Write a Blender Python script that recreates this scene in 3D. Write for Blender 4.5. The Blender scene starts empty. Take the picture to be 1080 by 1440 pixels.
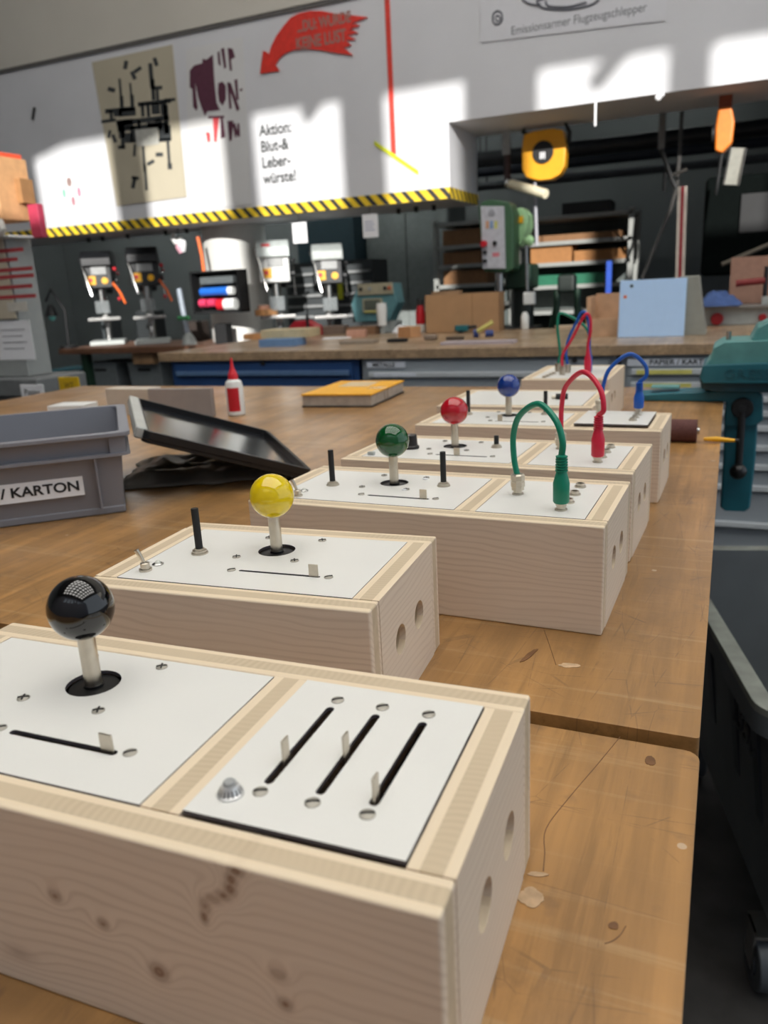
import bpy, math, random
from mathutils import Vector, Matrix, noise
from mathutils.geometry import tessellate_polygon
random.seed(7)
scene = bpy.context.scene
COL = scene.collection
PI = math.pi

# ------------------------------------------------------------------ camera
CAM = Vector((0, 0, 1.198))
R_ = Vector((0.91846, 0.392367, -0.049791))
D_ = Vector((0.064744, -0.273342, -0.959736))
F_ = Vector((-0.390179, 0.878255, -0.276457))
FPX = 1097.65
cam_data = bpy.data.cameras.new('camera')
cam = bpy.data.objects.new('camera', cam_data)
COL.objects.link(cam)
m3 = Matrix((R_, -D_, -F_)).transposed()
cam.matrix_world = Matrix.Translation(CAM) @ m3.to_4x4()
cam_data.sensor_fit = 'HORIZONTAL'
cam_data.sensor_width = 36
cam_data.lens = 36 * FPX / 1080
cam_data.clip_start = 0.02
cam_data.dof.use_dof = True
cam_data.dof.focus_distance = 0.60
cam_data.dof.aperture_fstop = 12.5
scene.camera = cam

# ------------------------------------------------------------------ world, sun, exposure
w = bpy.data.worlds.new('world'); scene.world = w; w.use_nodes = True
nt = w.node_tree; nt.nodes.clear()
wo = nt.nodes.new('ShaderNodeOutputWorld'); bg = nt.nodes.new('ShaderNodeBackground')
bg.inputs[0].default_value = (0.80, 0.90, 1.0, 1); bg.inputs[1].default_value = .95
nt.links.new(bg.outputs[0], wo.inputs[0])
SUN_DIR = Vector((-0.4, 1.0, -0.34)).normalized()
sd = bpy.data.lights.new('sun', 'SUN'); sd.energy = 6.0; sd.angle = math.radians(0.6); sd.color = (1, .97, .92)
so = bpy.data.objects.new('sun', sd); COL.objects.link(so)
so.rotation_euler = SUN_DIR.to_track_quat('-Z', 'Y').to_euler(); so.location = (4, -6, 7)
PANEL_E = 6.6
scene.view_settings.view_transform = 'Standard'
scene.view_settings.look = 'None'
scene.view_settings.gamma = 1
scene.view_settings.use_curve_mapping = False
scene.view_settings.exposure = 0.0

# ------------------------------------------------------------------ helpers
def ray(px, py):
    return F_ + R_ * ((px - 540) / FPX) + D_ * ((py - 720) / FPX)
def aty(px, py, y):
    d = ray(px, py); return CAM + d * (y / d.y)
def atz(px, py, z):
    d = ray(px, py); return CAM + d * ((z - CAM.z) / d.z)

def lin(c):
    return tuple(((v / 255) / 12.92 if v <= 10 else (((v / 255) + .055) / 1.055) ** 2.4) for v in c) + (1,)
MATS = {}
def mat(name, rgb, rough=.5, metal=0, spec=.5, var=.12, scale=30, bump=0, coat=0, emit=0, alpha=1, trans=0, bscale=None):
    """plain procedural material: srgb colour with a little noise variation and bump"""
    if name in MATS: return MATS[name]
    m = bpy.data.materials.new(name); m.use_nodes = True; n = m.node_tree.nodes; l = m.node_tree.links
    b = n['Principled BSDF']; c = lin(rgb)
    b.inputs['Roughness'].default_value = rough; b.inputs['Metallic'].default_value = metal
    b.inputs['Specular IOR Level'].default_value = spec
    if coat: b.inputs['Coat Weight'].default_value = coat; b.inputs['Coat Roughness'].default_value = .05
    if emit:
        b.inputs['Emission Color'].default_value = c; b.inputs['Emission Strength'].default_value = emit
    if alpha < 1: b.inputs['Alpha'].default_value = alpha
    if trans: b.inputs['Transmission Weight'].default_value = trans
    tc = n.new('ShaderNodeTexCoord'); ns = n.new('ShaderNodeTexNoise')
    ns.inputs['Scale'].default_value = scale; ns.inputs['Detail'].default_value = 5
    l.new(tc.outputs['Object'], ns.inputs['Vector'])
    rp = n.new('ShaderNodeValToRGB')
    rp.color_ramp.elements[0].position = .3; rp.color_ramp.elements[1].position = .7
    rp.color_ramp.elements[0].color = tuple(v * (1 - var) for v in c[:3]) + (1,)
    rp.color_ramp.elements[1].color = tuple(min(1, v * (1 + var * .6)) for v in c[:3]) + (1,)
    l.new(ns.outputs['Fac'], rp.inputs[0]); l.new(rp.outputs[0], b.inputs['Base Color'])
    if bump:
        bp = n.new('ShaderNodeBump'); bp.inputs['Strength'].default_value = bump; bp.inputs['Distance'].default_value = .002
        n2 = ns
        if bscale:
            n2 = n.new('ShaderNodeTexNoise'); n2.inputs['Scale'].default_value = bscale; l.new(tc.outputs['Object'], n2.inputs['Vector'])
        l.new(n2.outputs['Fac'], bp.inputs['Height']); l.new(bp.outputs[0], b.inputs['Normal'])
    MATS[name] = m; return m

def nd(n, t, **k):
    x = n.new(t)
    for a, b in k.items():
        if hasattr(x, a): setattr(x, a, b)
    return x
def math_(n, l, op, a, b=None, c=None):
    x = n.new('ShaderNodeMath'); x.operation = op
    for i, v in enumerate((a, b, c)):
        if v is None: continue
        if isinstance(v, (int, float)): x.inputs[i].default_value = v
        else: l.new(v, x.inputs[i])
    return x.outputs[0]
def mix_(n, l, f, a, b, bt='MIX'):
    x = n.new('ShaderNodeMix'); x.data_type = 'RGBA'; x.blend_type = bt
    for i, v in ((0, f), (6, a), (7, b)):
        if isinstance(v, (int, float)): x.inputs[i].default_value = v
        elif isinstance(v, tuple): x.inputs[i].default_value = v
        else: l.new(v, x.inputs[i])
    return x.outputs[2]
def ramp_(n, l, f, stops):
    r = n.new('ShaderNodeValToRGB'); e = r.color_ramp.elements
    while len(e) < len(stops): e.new(.5)
    for i, (p, c) in enumerate(stops):
        e[i].position = p; e[i].color = c if isinstance(c, tuple) else (c, c, c, 1)
    l.new(f, r.inputs[0]); return r.outputs[0]

def spruce(name, knots=(), tint=(1, 1, 1)):
    """three ply spruce board: local X is the length, Y the thickness (0..0.019), Z the width"""
    if name in MATS: return MATS[name]
    m = bpy.data.materials.new(name); m.use_nodes = True; n = m.node_tree.nodes; l = m.node_tree.links
    b = n['Principled BSDF']; b.inputs['Roughness'].default_value = .55; b.inputs['Specular IOR Level'].default_value = .3
    tc = n.new('ShaderNodeTexCoord'); oi = n.new('ShaderNodeObjectInfo')
    sp = n.new('ShaderNodeSeparateXYZ'); l.new(tc.outputs['Object'], sp.inputs[0])
    X, Y, Z = sp.outputs
    rnd = math_(n, l, 'MULTIPLY', oi.outputs['Random'], 7.0)
    # slow bending of the grain
    cv = n.new('ShaderNodeCombineXYZ')
    l.new(math_(n, l, 'ADD', math_(n, l, 'MULTIPLY', X, 5), rnd), cv.inputs[0]); l.new(math_(n, l, 'MULTIPLY', Z, 14), cv.inputs[2])
    l.new(math_(n, l, 'MULTIPLY', Y, 14), cv.inputs[1])
    n1 = n.new('ShaderNodeTexNoise'); n1.inputs['Scale'].default_value = 1.0; n1.inputs['Detail'].default_value = 3; l.new(cv.outputs[0], n1.inputs['Vector'])
    gz = math_(n, l, 'ADD', math_(n, l, 'ADD', Z, Y), math_(n, l, 'MULTIPLY', n1.outputs['Fac'], .035))
    kmask = None
    for (kx, kz, rx, rz, st) in knots:
        dx = math_(n, l, 'DIVIDE', math_(n, l, 'SUBTRACT', X, kx), rx); dz = math_(n, l, 'DIVIDE', math_(n, l, 'SUBTRACT', Z, kz), rz)
        d2 = math_(n, l, 'ADD', math_(n, l, 'MULTIPLY', dx, dx), math_(n, l, 'MULTIPLY', dz, dz))
        g = math_(n, l, 'POWER', 2.718, math_(n, l, 'MULTIPLY', d2, -.35))
        gz = math_(n, l, 'ADD', gz, math_(n, l, 'MULTIPLY', g, .010))
        core = math_(n, l, 'MULTIPLY', math_(n, l, 'POWER', 2.718, math_(n, l, 'MULTIPLY', d2, -1.1)), st)
        kmask = core if kmask is None else math_(n, l, 'MAXIMUM', kmask, core)
    # growth rings
    s = math_(n, l, 'SINE', math_(n, l, 'MULTIPLY', gz, 1150))
    ring = ramp_(n, l, math_(n, l, 'MULTIPLY_ADD', s, .5, .5), [(.0, 0.0), (.62, .08), (1, 1.0)])
    cv2 = n.new('ShaderNodeCombineXYZ'); l.new(math_(n, l, 'MULTIPLY', X, 12), cv2.inputs[0]); l.new(math_(n, l, 'MULTIPLY', gz, 500), cv2.inputs[2])
    n2 = n.new('ShaderNodeTexNoise'); n2.inputs['Scale'].default_value = 1; n2.inputs['Detail'].default_value = 4; l.new(cv2.outputs[0], n2.inputs['Vector'])
    lo = n.new('ShaderNodeTexNoise'); lo.inputs['Scale'].default_value = 9; l.new(tc.outputs['Object'], lo.inputs['Vector'])
    light = tuple(a * t for a, t in zip((.755, .636, .512), tint)) + (1,)
    dark = tuple(a * t for a, t in zip((.580, .455, .345), tint)) + (1,)
    f = math_(n, l, 'MULTIPLY', ring, math_(n, l, 'MULTIPLY_ADD', lo.outputs['Fac'], 1.3, -.25))
    colr = mix_(n, l, math_(n, l, 'MULTIPLY', f, .85), light, dark)
    colr = mix_(n, l, math_(n, l, 'MULTIPLY', ramp_(n, l, n2.outputs['Fac'], [(.35, 0.), (.7, 1.)]), .22), colr, dark)
    # warm top light painted in: cut top edges tinted yellower than faces
    sn = n.new('ShaderNodeSeparateXYZ'); l.new(tc.outputs['Normal'], sn.inputs[0])
    edge = math_(n, l, 'GREATER_THAN', math_(n, l, 'ABSOLUTE', sn.outputs[2]), .45)
    colr = mix_(n, l, math_(n, l, 'MULTIPLY', edge, .8), colr, (.80, .665, .475, 1))
    # middle ply, crosswise: seen on the edges only
    yy = math_(n, l, 'ABSOLUTE', math_(n, l, 'SUBTRACT', Y, .0095))
    mid = math_(n, l, 'MULTIPLY_ADD', math_(n, l, 'LESS_THAN', yy, .0046), 1, 0)
    cs = math_(n, l, 'SINE', math_(n, l, 'ADD', math_(n, l, 'MULTIPLY', X, 1500), math_(n, l, 'MULTIPLY', n1.outputs['Fac'], 60)))
    lf = math_(n, l, 'MULTIPLY', math_(n, l, 'MULTIPLY_ADD', cs, .5, .5), ramp_(n, l, lo.outputs['Fac'], [(.42, 0.), (.6, 1.)]))
    midc = mix_(n, l, math_(n, l, 'MULTIPLY', lf, .38), (.60, .485, .335, 1), (.44, .34, .23, 1))
    colr = mix_(n, l, mid, colr, midc)
    if kmask is not None:
        kring = math_(n, l, 'MULTIPLY_ADD', math_(n, l, 'SINE', math_(n, l, 'MULTIPLY', kmask, 16)), .12, .75)
        kf = math_(n, l, 'MULTIPLY', math_(n, l, 'MULTIPLY', ramp_(n, l, kmask, [(.12, 0.), (.9, 1.)]), kring), math_(n, l, 'MULTIPLY_ADD', edge, -.85, 1))
        colr = mix_(n, l, kf, colr, (.20, .10, .055, 1))
    l.new(colr, b.inputs['Base Color'])
    MATS[name] = m; return m

def beech(name, base=(.40, .208, .068), rough=.3, stave=.05):
    """varnished bench top: staves run along Y, stains, scratches and glue drops"""
    if name in MATS: return MATS[name]
    m = bpy.data.materials.new(name); m.use_nodes = True; n = m.node_tree.nodes; l = m.node_tree.links
    b = n['Principled BSDF']
    tc = n.new('ShaderNodeTexCoord'); sp = n.new('ShaderNodeSeparateXYZ'); l.new(tc.outputs['Object'], sp.inputs[0])
    X, Y, Z = sp.outputs
    sx = math_(n, l, 'FLOOR', math_(n, l, 'DIVIDE', X, stave))
    wn = n.new('ShaderNodeTexWhiteNoise'); wn.noise_dimensions = '2D'
    c0 = n.new('ShaderNodeCombineXYZ'); l.new(sx, c0.inputs[0])
    wn0 = n.new('ShaderNodeTexWhiteNoise'); wn0.noise_dimensions = '1D'; l.new(sx, wn0.inputs['W'])
    l.new(math_(n, l, 'FLOOR', math_(n, l, 'ADD', math_(n, l, 'DIVIDE', Y, .55), math_(n, l, 'MULTIPLY', wn0.outputs['Value'], 5))), c0.inputs[1])
    l.new(c0.outputs[0], wn.inputs['Vector'])
    mp = n.new('ShaderNodeMapping'); mp.inputs['Scale'].default_value = (60, 3, 60); l.new(tc.outputs['Object'], mp.inputs[0])
    g = n.new('ShaderNodeTexNoise'); g.inputs['Scale'].default_value = 1.4; g.inputs['Detail'].default_value = 6; l.new(mp.outputs[0], g.inputs['Vector'])
    big = n.new('ShaderNodeTexNoise'); big.inputs['Scale'].default_value = 4.5; big.inputs['Detail'].default_value = 5; l.new(tc.outputs['Object'], big.inputs['Vector'])
    fine = n.new('ShaderNodeTexNoise'); fine.inputs['Scale'].default_value = 38; fine.inputs['Detail'].default_value = 6; l.new(tc.outputs['Object'], fine.inputs['Vector'])
    c1 = base + (1,); c2 = tuple(v * .66 for v in base) + (1,); c3 = tuple(min(1, v * 1.25) for v in base) + (1,)
    colr = mix_(n, l, math_(n, l, 'MULTIPLY', wn.outputs['Value'], .55), c3, c1)
    colr = mix_(n, l, math_(n, l, 'MULTIPLY', ramp_(n, l, g.outputs['Fac'], [(.35, 0.), (.75, 1.)]), .75), colr, c2)
    colr = mix_(n, l, math_(n, l, 'MULTIPLY', ramp_(n, l, big.outputs['Fac'], [(.42, 0.), (.70, 1.)]), .75), colr, c2)
    colr = mix_(n, l, math_(n, l, 'MULTIPLY', ramp_(n, l, fine.outputs['Fac'], [(.60, 0.), (.72, 1.)]), .45), colr, (.16, .09, .045, 1))
    # worn streaks along the staves and crosswise scuffs
    for (sc, lo_, hi_, f_, c_) in (((22, 1.6, 22), .47, .60, .6, tuple(v * .55 for v in base) + (1,)), ((2.2, 60, 60), .55, .64, .35, (.55, .38, .20, 1)), ((90, 5, 90), .54, .64, .45, tuple(v * .5 for v in base) + (1,)), ((7, 5, 7), .54, .66, .6, tuple(v * .5 for v in base) + (1,))):
        mm = n.new('ShaderNodeMapping'); mm.inputs['Scale'].default_value = sc; mm.inputs['Location'].default_value = (sc[0] * .37, sc[1] * .11, 0); l.new(tc.outputs['Object'], mm.inputs[0])
        q2 = n.new('ShaderNodeTexNoise'); q2.inputs['Scale'].default_value = 1; q2.inputs['Detail'].default_value = 8; q2.inputs['Roughness'].default_value = .65; l.new(mm.outputs[0], q2.inputs['Vector'])
        colr = mix_(n, l, math_(n, l, 'MULTIPLY', ramp_(n, l, q2.outputs['Fac'], [(lo_, 0.), (hi_, 1.)]), f_), colr, c_)
    # thin cuts in two directions
    for (sc, thr, rot) in (((9, 1.2, 1), .006, .35), ((1.5, 8, 1), .005, -.2), ((4, 4, 1), .003, 1.1)):
        mm = n.new('ShaderNodeMapping'); mm.inputs['Scale'].default_value = sc; mm.inputs['Rotation'].default_value = (0, 0, rot); l.new(tc.outputs['Object'], mm.inputs[0])
        v = n.new('ShaderNodeTexVoronoi'); v.feature = 'DISTANCE_TO_EDGE'; v.inputs['Scale'].default_value = 2.3; l.new(mm.outputs[0], v.inputs['Vector'])
        msk = math_(n, l, 'MULTIPLY', math_(n, l, 'LESS_THAN', v.outputs['Distance'], thr), ramp_(n, l, fine.outputs['Fac'], [(.45, 0.), (.55, 1.)]))
        colr = mix_(n, l, math_(n, l, 'MULTIPLY', msk, .32), colr, (.10, .055, .03, 1))
    # dried glue: sparse pale specks
    v2 = n.new('ShaderNodeTexVoronoi'); v2.inputs['Scale'].default_value = 24; l.new(tc.outputs['Object'], v2.inputs['Vector'])
    v2c = n.new('ShaderNodeSeparateXYZ'); l.new(v2.outputs['Color'], v2c.inputs[0])
    sm = math_(n, l, 'MULTIPLY', math_(n, l, 'LESS_THAN', v2.outputs['Distance'], math_(n, l, 'MULTIPLY', fine.outputs['Fac'], .11)), math_(n, l, 'LESS_THAN', v2c.outputs[0], .30))
    colr = mix_(n, l, math_(n, l, 'MULTIPLY', sm, .55), colr, (.62, .52, .40, 1))
    b.inputs['Coat Weight'].default_value = .5; b.inputs['Coat Roughness'].default_value = .22
    l.new(colr, b.inputs['Base Color'])
    l.new(ramp_(n, l, big.outputs['Fac'], [(.3, (rough, rough, rough, 1)), (.7, (rough + .2,) * 3 + (1,))]), b.inputs['Roughness'])
    bp = n.new('ShaderNodeBump'); bp.inputs['Strength'].default_value = .25; bp.inputs['Distance'].default_value = .001
    l.new(fine.outputs['Fac'], bp.inputs['Height']); l.new(bp.outputs[0], b.inputs['Normal'])
    MATS[name] = m; return m

class MB:
    def __init__(s): s.v = []; s.f = []
    def add(s, vs, fs, M=None):
        o = len(s.v)
        for p in vs:
            p = Vector(p); s.v.append(tuple(M @ p if M else p))
        for f in fs: s.f.append(tuple(i + o for i in f))
        return s
    def box(s, x0, x1, y0, y1, z0, z1, M=None):
        vs = [(x, y, z) for z in (z0, z1) for y in (y0, y1) for x in (x0, x1)]
        return s.add(vs, [(0, 2, 3, 1), (4, 5, 7, 6), (0, 1, 5, 4), (2, 6, 7, 3), (0, 4, 6, 2), (1, 3, 7, 5)], M)
    def frustum(s, b0, b1, z0, z1, M=None):
        """b = (x0,x1,y0,y1) at the bottom and at the top"""
        vs = [(b0[0], b0[2], z0), (b0[1], b0[2], z0), (b0[1], b0[3], z0), (b0[0], b0[3], z0),
              (b1[0], b1[2], z1), (b1[1], b1[2], z1), (b1[1], b1[3], z1), (b1[0], b1[3], z1)]
        return s.add(vs, [(3, 2, 1, 0), (4, 5, 6, 7), (0, 1, 5, 4), (1, 2, 6, 5), (2, 3, 7, 6), (3, 0, 4, 7)], M)
    def cyl(s, p0, p1, r0, r1=None, n=20, cap=True):
        r1 = r0 if r1 is None else r1
        p0 = Vector(p0); p1 = Vector(p1); a = (p1 - p0).normalized()
        t = Vector((0, 0, 1)) if abs(a.z) < .9 else Vector((1, 0, 0))
        u = a.cross(t).normalized(); w_ = a.cross(u)
        vs = []
        for p, r in ((p0, r0), (p1, r1)):
            for i in range(n):
                q = 2 * PI * i / n; vs.append(p + (u * math.cos(q) + w_ * math.sin(q)) * r)
        fs = [(i, i + n, (i + 1) % n + n, (i + 1) % n) for i in range(n)]
        if cap: fs += [tuple(range(n)), tuple(range(2 * n - 1, n - 1, -1))]
        return s.add(vs, fs)
    def lathe(s, prof, c=(0, 0, 0), n=24, M=None):
        """prof: (r, z) pairs from bottom to top, spun round Z"""
        vs = []; fs = []; c = Vector(c)
        for r, z in prof:
            for i in range(n):
                q = 2 * PI * i / n; vs.append(c + Vector((r * math.cos(q), r * math.sin(q), z)))
        for k in range(len(prof) - 1):
            for i in range(n):
                j = (i + 1) % n; fs.append((k * n + i, k * n + j, (k + 1) * n + j, (k + 1) * n + i))
        if prof[0][0] > 1e-6: fs.append(tuple(range(n - 1, -1, -1)))
        if prof[-1][0] > 1e-6: fs.append(tuple(range((len(prof) - 1) * n, len(prof) * n)))
        return s.add(vs, fs, M)
    def sphere(s, c, r, n=32, k=18):
        pr = [(max(1e-7, r * math.sin(PI * i / k)), -r * math.cos(PI * i / k)) for i in range(k + 1)]
        return s.lathe(pr, c, n)
    def tube(s, pts, r, n=12, closed=False):
        pts = [Vector(p) for p in pts]; N = len(pts); vs = []; fs = []
        rr = r if isinstance(r, (list, tuple)) else [r] * N
        prev = None
        for i, p in enumerate(pts):
            a = (pts[min(i + 1, N - 1)] - pts[max(i - 1, 0)]).normalized()
            if prev is None:
                t = Vector((0, 0, 1)) if abs(a.z) < .9 else Vector((1, 0, 0)); u = a.cross(t).normalized()
            else: u = (prev - a * prev.dot(a)).normalized()
            prev = u; w_ = a.cross(u)
            for j in range(n):
                q = 2 * PI * j / n; vs.append(p + (u * math.cos(q) + w_ * math.sin(q)) * rr[i])
        for i in range(N - 1):
            for j in range(n):
                k = (j + 1) % n; fs.append((i * n + j, (i + 1) * n + j, (i + 1) * n + k, i * n + k))
        fs += [tuple(range(n)), tuple(range(N * n - 1, (N - 1) * n - 1, -1))]
        return s.add(vs, fs)
    def prism(s, outer, holes, z0, z1, M=None):
        """polygon (x,y) with holes, extruded from z0 to z1"""
        loops = [outer] + list(holes); flat = [p for lp in loops for p in lp]
        tris = tessellate_polygon([[Vector((p[0], p[1], 0)) for p in lp] for lp in loops])
        N = len(flat); vs = [(p[0], p[1], z0) for p in flat] + [(p[0], p[1], z1) for p in flat]
        fs = []
        for t in tris:
            a, b, c = (Vector(flat[i]) for i in t)
            cr = (b - a).cross(c - a)
            if abs(cr) < 1e-14: continue
            t = tuple(t) if cr > 0 else (t[0], t[2], t[1])
            fs.append((t[2], t[1], t[0])); fs.append(tuple(i + N for i in t))
        o = 0
        for li, lp in enumerate(loops):
            k = len(lp); ar = sum(lp[i][0] * lp[(i + 1) % k][1] - lp[(i + 1) % k][0] * lp[i][1] for i in range(k))
            fwd = (ar > 0) == (li == 0)
            for i in range(k):
                j = (i + 1) % k; q = (o + i, o + j, o + j + N, o + i + N)
                fs.append(q if fwd else q[::-1])
            o += k
        return s.add(vs, fs, M)
    def build(s, name, m, parent=None, bevel=0, smooth=35, loc=None, rot=None, seg=2):
        me = bpy.data.meshes.new(name); me.from_pydata(s.v, [], s.f); me.update()
        me.materials.append(m)
        if smooth:
            me.shade_smooth(); me.set_sharp_from_angle(angle=math.radians(smooth))
        o = bpy.data.objects.new(name, me); COL.objects.link(o)
        if parent: o.parent = parent
        if loc: o.location = loc
        if rot: o.rotation_euler = rot
        if bevel:
            b = o.modifiers.new('bevel', 'BEVEL'); b.width = bevel; b.segments = seg; b.limit_method = 'ANGLE'; b.angle_limit = math.radians(40)
            b.harden_normals = True
        return o

def circ(x, y, r, n=28): return [(x + r * math.cos(2 * PI * i / n), y + r * math.sin(2 * PI * i / n)) for i in range(n)]
def slot(x0, x1, y0, y1, n=8):
    """rounded slot polygon"""
    if x1 - x0 > y1 - y0:
        r = (y1 - y0) / 2; c = y0 + r
        return [(x1 - r + r * math.cos(a), c + r * math.sin(a)) for a in [-PI / 2 + PI * i / n for i in range(n + 1)]] + \
               [(x0 + r + r * math.cos(a), c + r * math.sin(a)) for a in [PI / 2 + PI * i / n for i in range(n + 1)]]
    r = (x1 - x0) / 2; c = x0 + r
    return [(c + r * math.cos(a), y1 - r + r * math.sin(a)) for a in [PI * i / n for i in range(n + 1)]] + \
           [(c + r * math.cos(a), y0 + r + r * math.sin(a)) for a in [PI + PI * i / n for i in range(n + 1)]]
def rrect(x0, x1, y0, y1, r, n=4):
    o = []
    for cx, cy, a0 in ((x1 - r, y1 - r, 0), (x0 + r, y1 - r, PI / 2), (x0 + r, y0 + r, PI), (x1 - r, y0 + r, 1.5 * PI)):
        o += [(cx + r * math.cos(a0 + PI / 2 * i / n), cy + r * math.sin(a0 + PI / 2 * i / n)) for i in range(n + 1)]
    return o
def spline(pts, n=8):
    pts = [Vector(p) for p in pts]; P = [2 * pts[0] - pts[1]] + pts + [2 * pts[-1] - pts[-2]]; out = []
    for i in range(1, len(P) - 2):
        for k in range(n):
            t = k / n; a, b, c, d = P[i - 1:i + 3]
            out.append(.5 * ((2 * b) + (c - a) * t + (2 * a - 5 * b + 4 * c - d) * t * t + (3 * b - a - 3 * c + d) * t ** 3))
    return out + [pts[-1]]

def tag(o, label, cat, group=None, kind=None):
    o['label'] = label; o['category'] = cat
    if group: o['group'] = group
    if kind: o['kind'] = kind
    return o
def thing(name, label, cat, loc=(0, 0, 0), rotz=0, group=None):
    o = bpy.data.objects.new(name, None); COL.objects.link(o); o.empty_display_size = .05
    o.location = loc; o.rotation_euler = (0, 0, rotz)
    return tag(o, label, cat, group)
def struct(o, label=None, cat=None):
    o['kind'] = 'structure'
    if label: o['label'] = label
    if cat: o['category'] = cat
    return o
def text(name, body, size, m, parent=None, loc=(0, 0, 0), rot=(PI / 2, 0, 0), align='CENTER', sx=1, depth=.0004, shear=0, spacing=1, bold=0):
    c = bpy.data.curves.new('txt', 'FONT'); c.body = body; c.size = size; c.extrude = depth; c.align_x = align; c.align_y = 'CENTER'
    c.shear = shear; c.space_line = spacing; c.offset = bold
    t = bpy.data.objects.new('txt', c); COL.objects.link(t)
    dg = bpy.context.evaluated_depsgraph_get(); dg.update()
    me = bpy.data.meshes.new_from_object(t.evaluated_get(dg)); bpy.data.objects.remove(t)
    me.materials.clear(); me.materials.append(m)
    o = bpy.data.objects.new(name, me); COL.objects.link(o)
    if parent: o.parent = parent
    o.location = loc; o.rotation_euler = rot; o.scale = (sx, 1, 1)
    return o

# ------------------------------------------------------------------ shared materials
white_wall = mat('wall_paint', (205, 206, 210), .75, var=.04, scale=2.5)
beige_wall = mat('upper_wall_paint', (196, 192, 182), .8, var=.05, scale=2)
grey_wall = mat('grey_wall', (120, 124, 124), .8, var=.08, scale=2)
dark_ceiling = mat('dark_ceiling', (52, 58, 66), .85, var=.2, scale=3)
floor_m = mat('concrete_floor', (62, 60, 58), .6, var=.5, scale=9, bump=.3)
plate_m = mat('white_laminate', (228, 227, 222), .33, var=.015, scale=20)
plate_edge = mat('plate_core', (90, 84, 88), .6)
nickel = mat('brushed_nickel', (200, 192, 178), .28, 1, var=.06, scale=200)
steel = mat('steel', (188, 188, 186), .25, 1, var=.05)
black_pl = mat('black_plastic', (16, 16, 17), .35, var=.1)
matte_black = mat('matte_black', (20, 21, 23), .6, var=.2)
dark_in = mat('dark_slider_track', (14, 8, 10), .4)
beech_m = beech('worn_beech_top')
beech_far = beech('far_bench_top', base=(.42, .29, .175), rough=.4, stave=.07)
spruce_m = spruce('spruce_three_ply')
pine_m = spruce('pine_plain', tint=(.95, .86, .74))
wood_dull = mat('dull_wood', (170, 135, 100), .6, var=.25, scale=14)
wood_brown = mat('brown_wood', (112, 78, 58), .55, var=.25, scale=10)
cardboard = mat('cardboard', (176, 138, 100), .8, var=.08, scale=12)
paper = mat('white_paper', (232, 233, 236), .8, var=.02)
ink = mat('black_ink', (28, 28, 30), .7)
grey_metal = mat('light_grey_enamel', (150, 158, 164), .4, var=.05, scale=5)
grey_handle = mat('pale_handle_strip', (188, 194, 198), .35, var=.04)
blue_metal = mat('blue_enamel', (42, 74, 122), .4, var=.08, scale=5)
blue_handle = mat('blue_handle_strip', (88, 116, 152), .35)
dk_green = mat('dark_green_enamel', (30, 56, 42), .45, var=.15)
machine_black = mat('machine_black', (32, 34, 37), .45, var=.2)
machine_grey = mat('machine_grey', (168, 174, 172), .4, var=.1)
white_pl = mat('white_plastic', (232, 234, 232), .45, var=.03)
red_m = mat('red_plastic', (196, 30, 44), .4, var=.08)
yellow_m = mat('yellow_plastic', (238, 178, 24), .4, var=.06)
orange_m = mat('orange_plastic', (232, 104, 30), .45, var=.06)
teal_m = mat('teal_enamel', (34, 104, 118), .38, var=.14, scale=18)
teal_worn = mat('teal_enamel_worn', (92, 150, 148), .42, var=.2, scale=25)
crate_m = mat('grey_crate_plastic', (132, 134, 142), .42, var=.04, scale=6)
bin_m = mat('grey_bin_plastic', (104, 110, 113), .55, var=.12, scale=9)
bin_rim = mat('bin_rim_plastic', (142, 146, 138), .5, var=.2, scale=30)

# ------------------------------------------------------------------ the setting
def sbox(name, m, *b, bevel=0, label=None):
    o = MB().box(*b).build(name, m, bevel=bevel); return struct(o, label)
sbox('floor', floor_m, -8, 7, -4, 9, -.1, 0)
# front wall with lower beam on the left and a higher opening on the right
XO = -1.655
M_xz = Matrix(((1, 0, 0, 0), (0, 0, 1, 0), (0, 1, 0, 0), (0, 0, 0, 1)))
wf = MB()
wf.prism([(-8, 1.71), (XO, 1.71), (XO, 2.146), (5, 2.146), (5, 2.915), (-8, 2.915)][::-1], [], 5.0, 5.6, M_xz)
struct(wf.build('wall_front', white_wall))
sbox('wall_front_upper', beige_wall, -8, 5, 4.985, 5.6, 2.93, 6.0)
sbox('shadow_gap_strip', mat('shadow_gap', (96, 94, 92), .8), -8, 5, 4.99, 5.5, 2.905, 2.935)  # dark strip coloured as the shade in the gap between the walls
sbox('wall_back_room', grey_wall, -8, 5, 8.2, 8.35, 0, 3.2)
sbox('wall_left', grey_wall, -8.15, -8, -4, 8.35, 0, 6.1)
sbox('wall_right_room', dark_ceiling, 2.6, 2.75, 5.6, 8.2, 0, 3.2)
sbox('ceiling_back_room', dark_ceiling, -8, 5, 5.6, 8.35, 3.0, 3.1)
sbox('ceiling', mat('hall_ceiling', (120, 116, 110), .85, var=.1, scale=2), -8.15, 5, -3.2, 5.6, 6.0, 6.12)
# rear wall with the window row the sun comes through
wins = [(-5.03, -4.22), (-3.98, -3.235), (-3.04, -2.33), (-2.075, -1.50), (-1.10, -.34), (-.17, .60), (.85, 1.6)]
SX, SZ = 3.2, 2.72
sills = [.85, .80, .95, 1.45, 1.30, 1.75, 1.9]
holes = [[(a + SX, q + SZ), (b + SX, q + SZ), (b + SX, 2.40 + SZ), (a + SX, 2.40 + SZ)] for (a, b), q in zip(wins, sills)]
wr = MB(); wr.prism([(-8.15, 0), (8, 0), (8, 6.1), (-8.15, 6.1)], holes, 3.0, 3.15, Matrix(((1, 0, 0, 0), (0, 0, -1, 0), (0, 1, 0, 0), (0, 0, 0, 1))))
struct(wr.build('wall_rear', mat('rear_wall_paint', (150, 150, 160), .85)))
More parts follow.
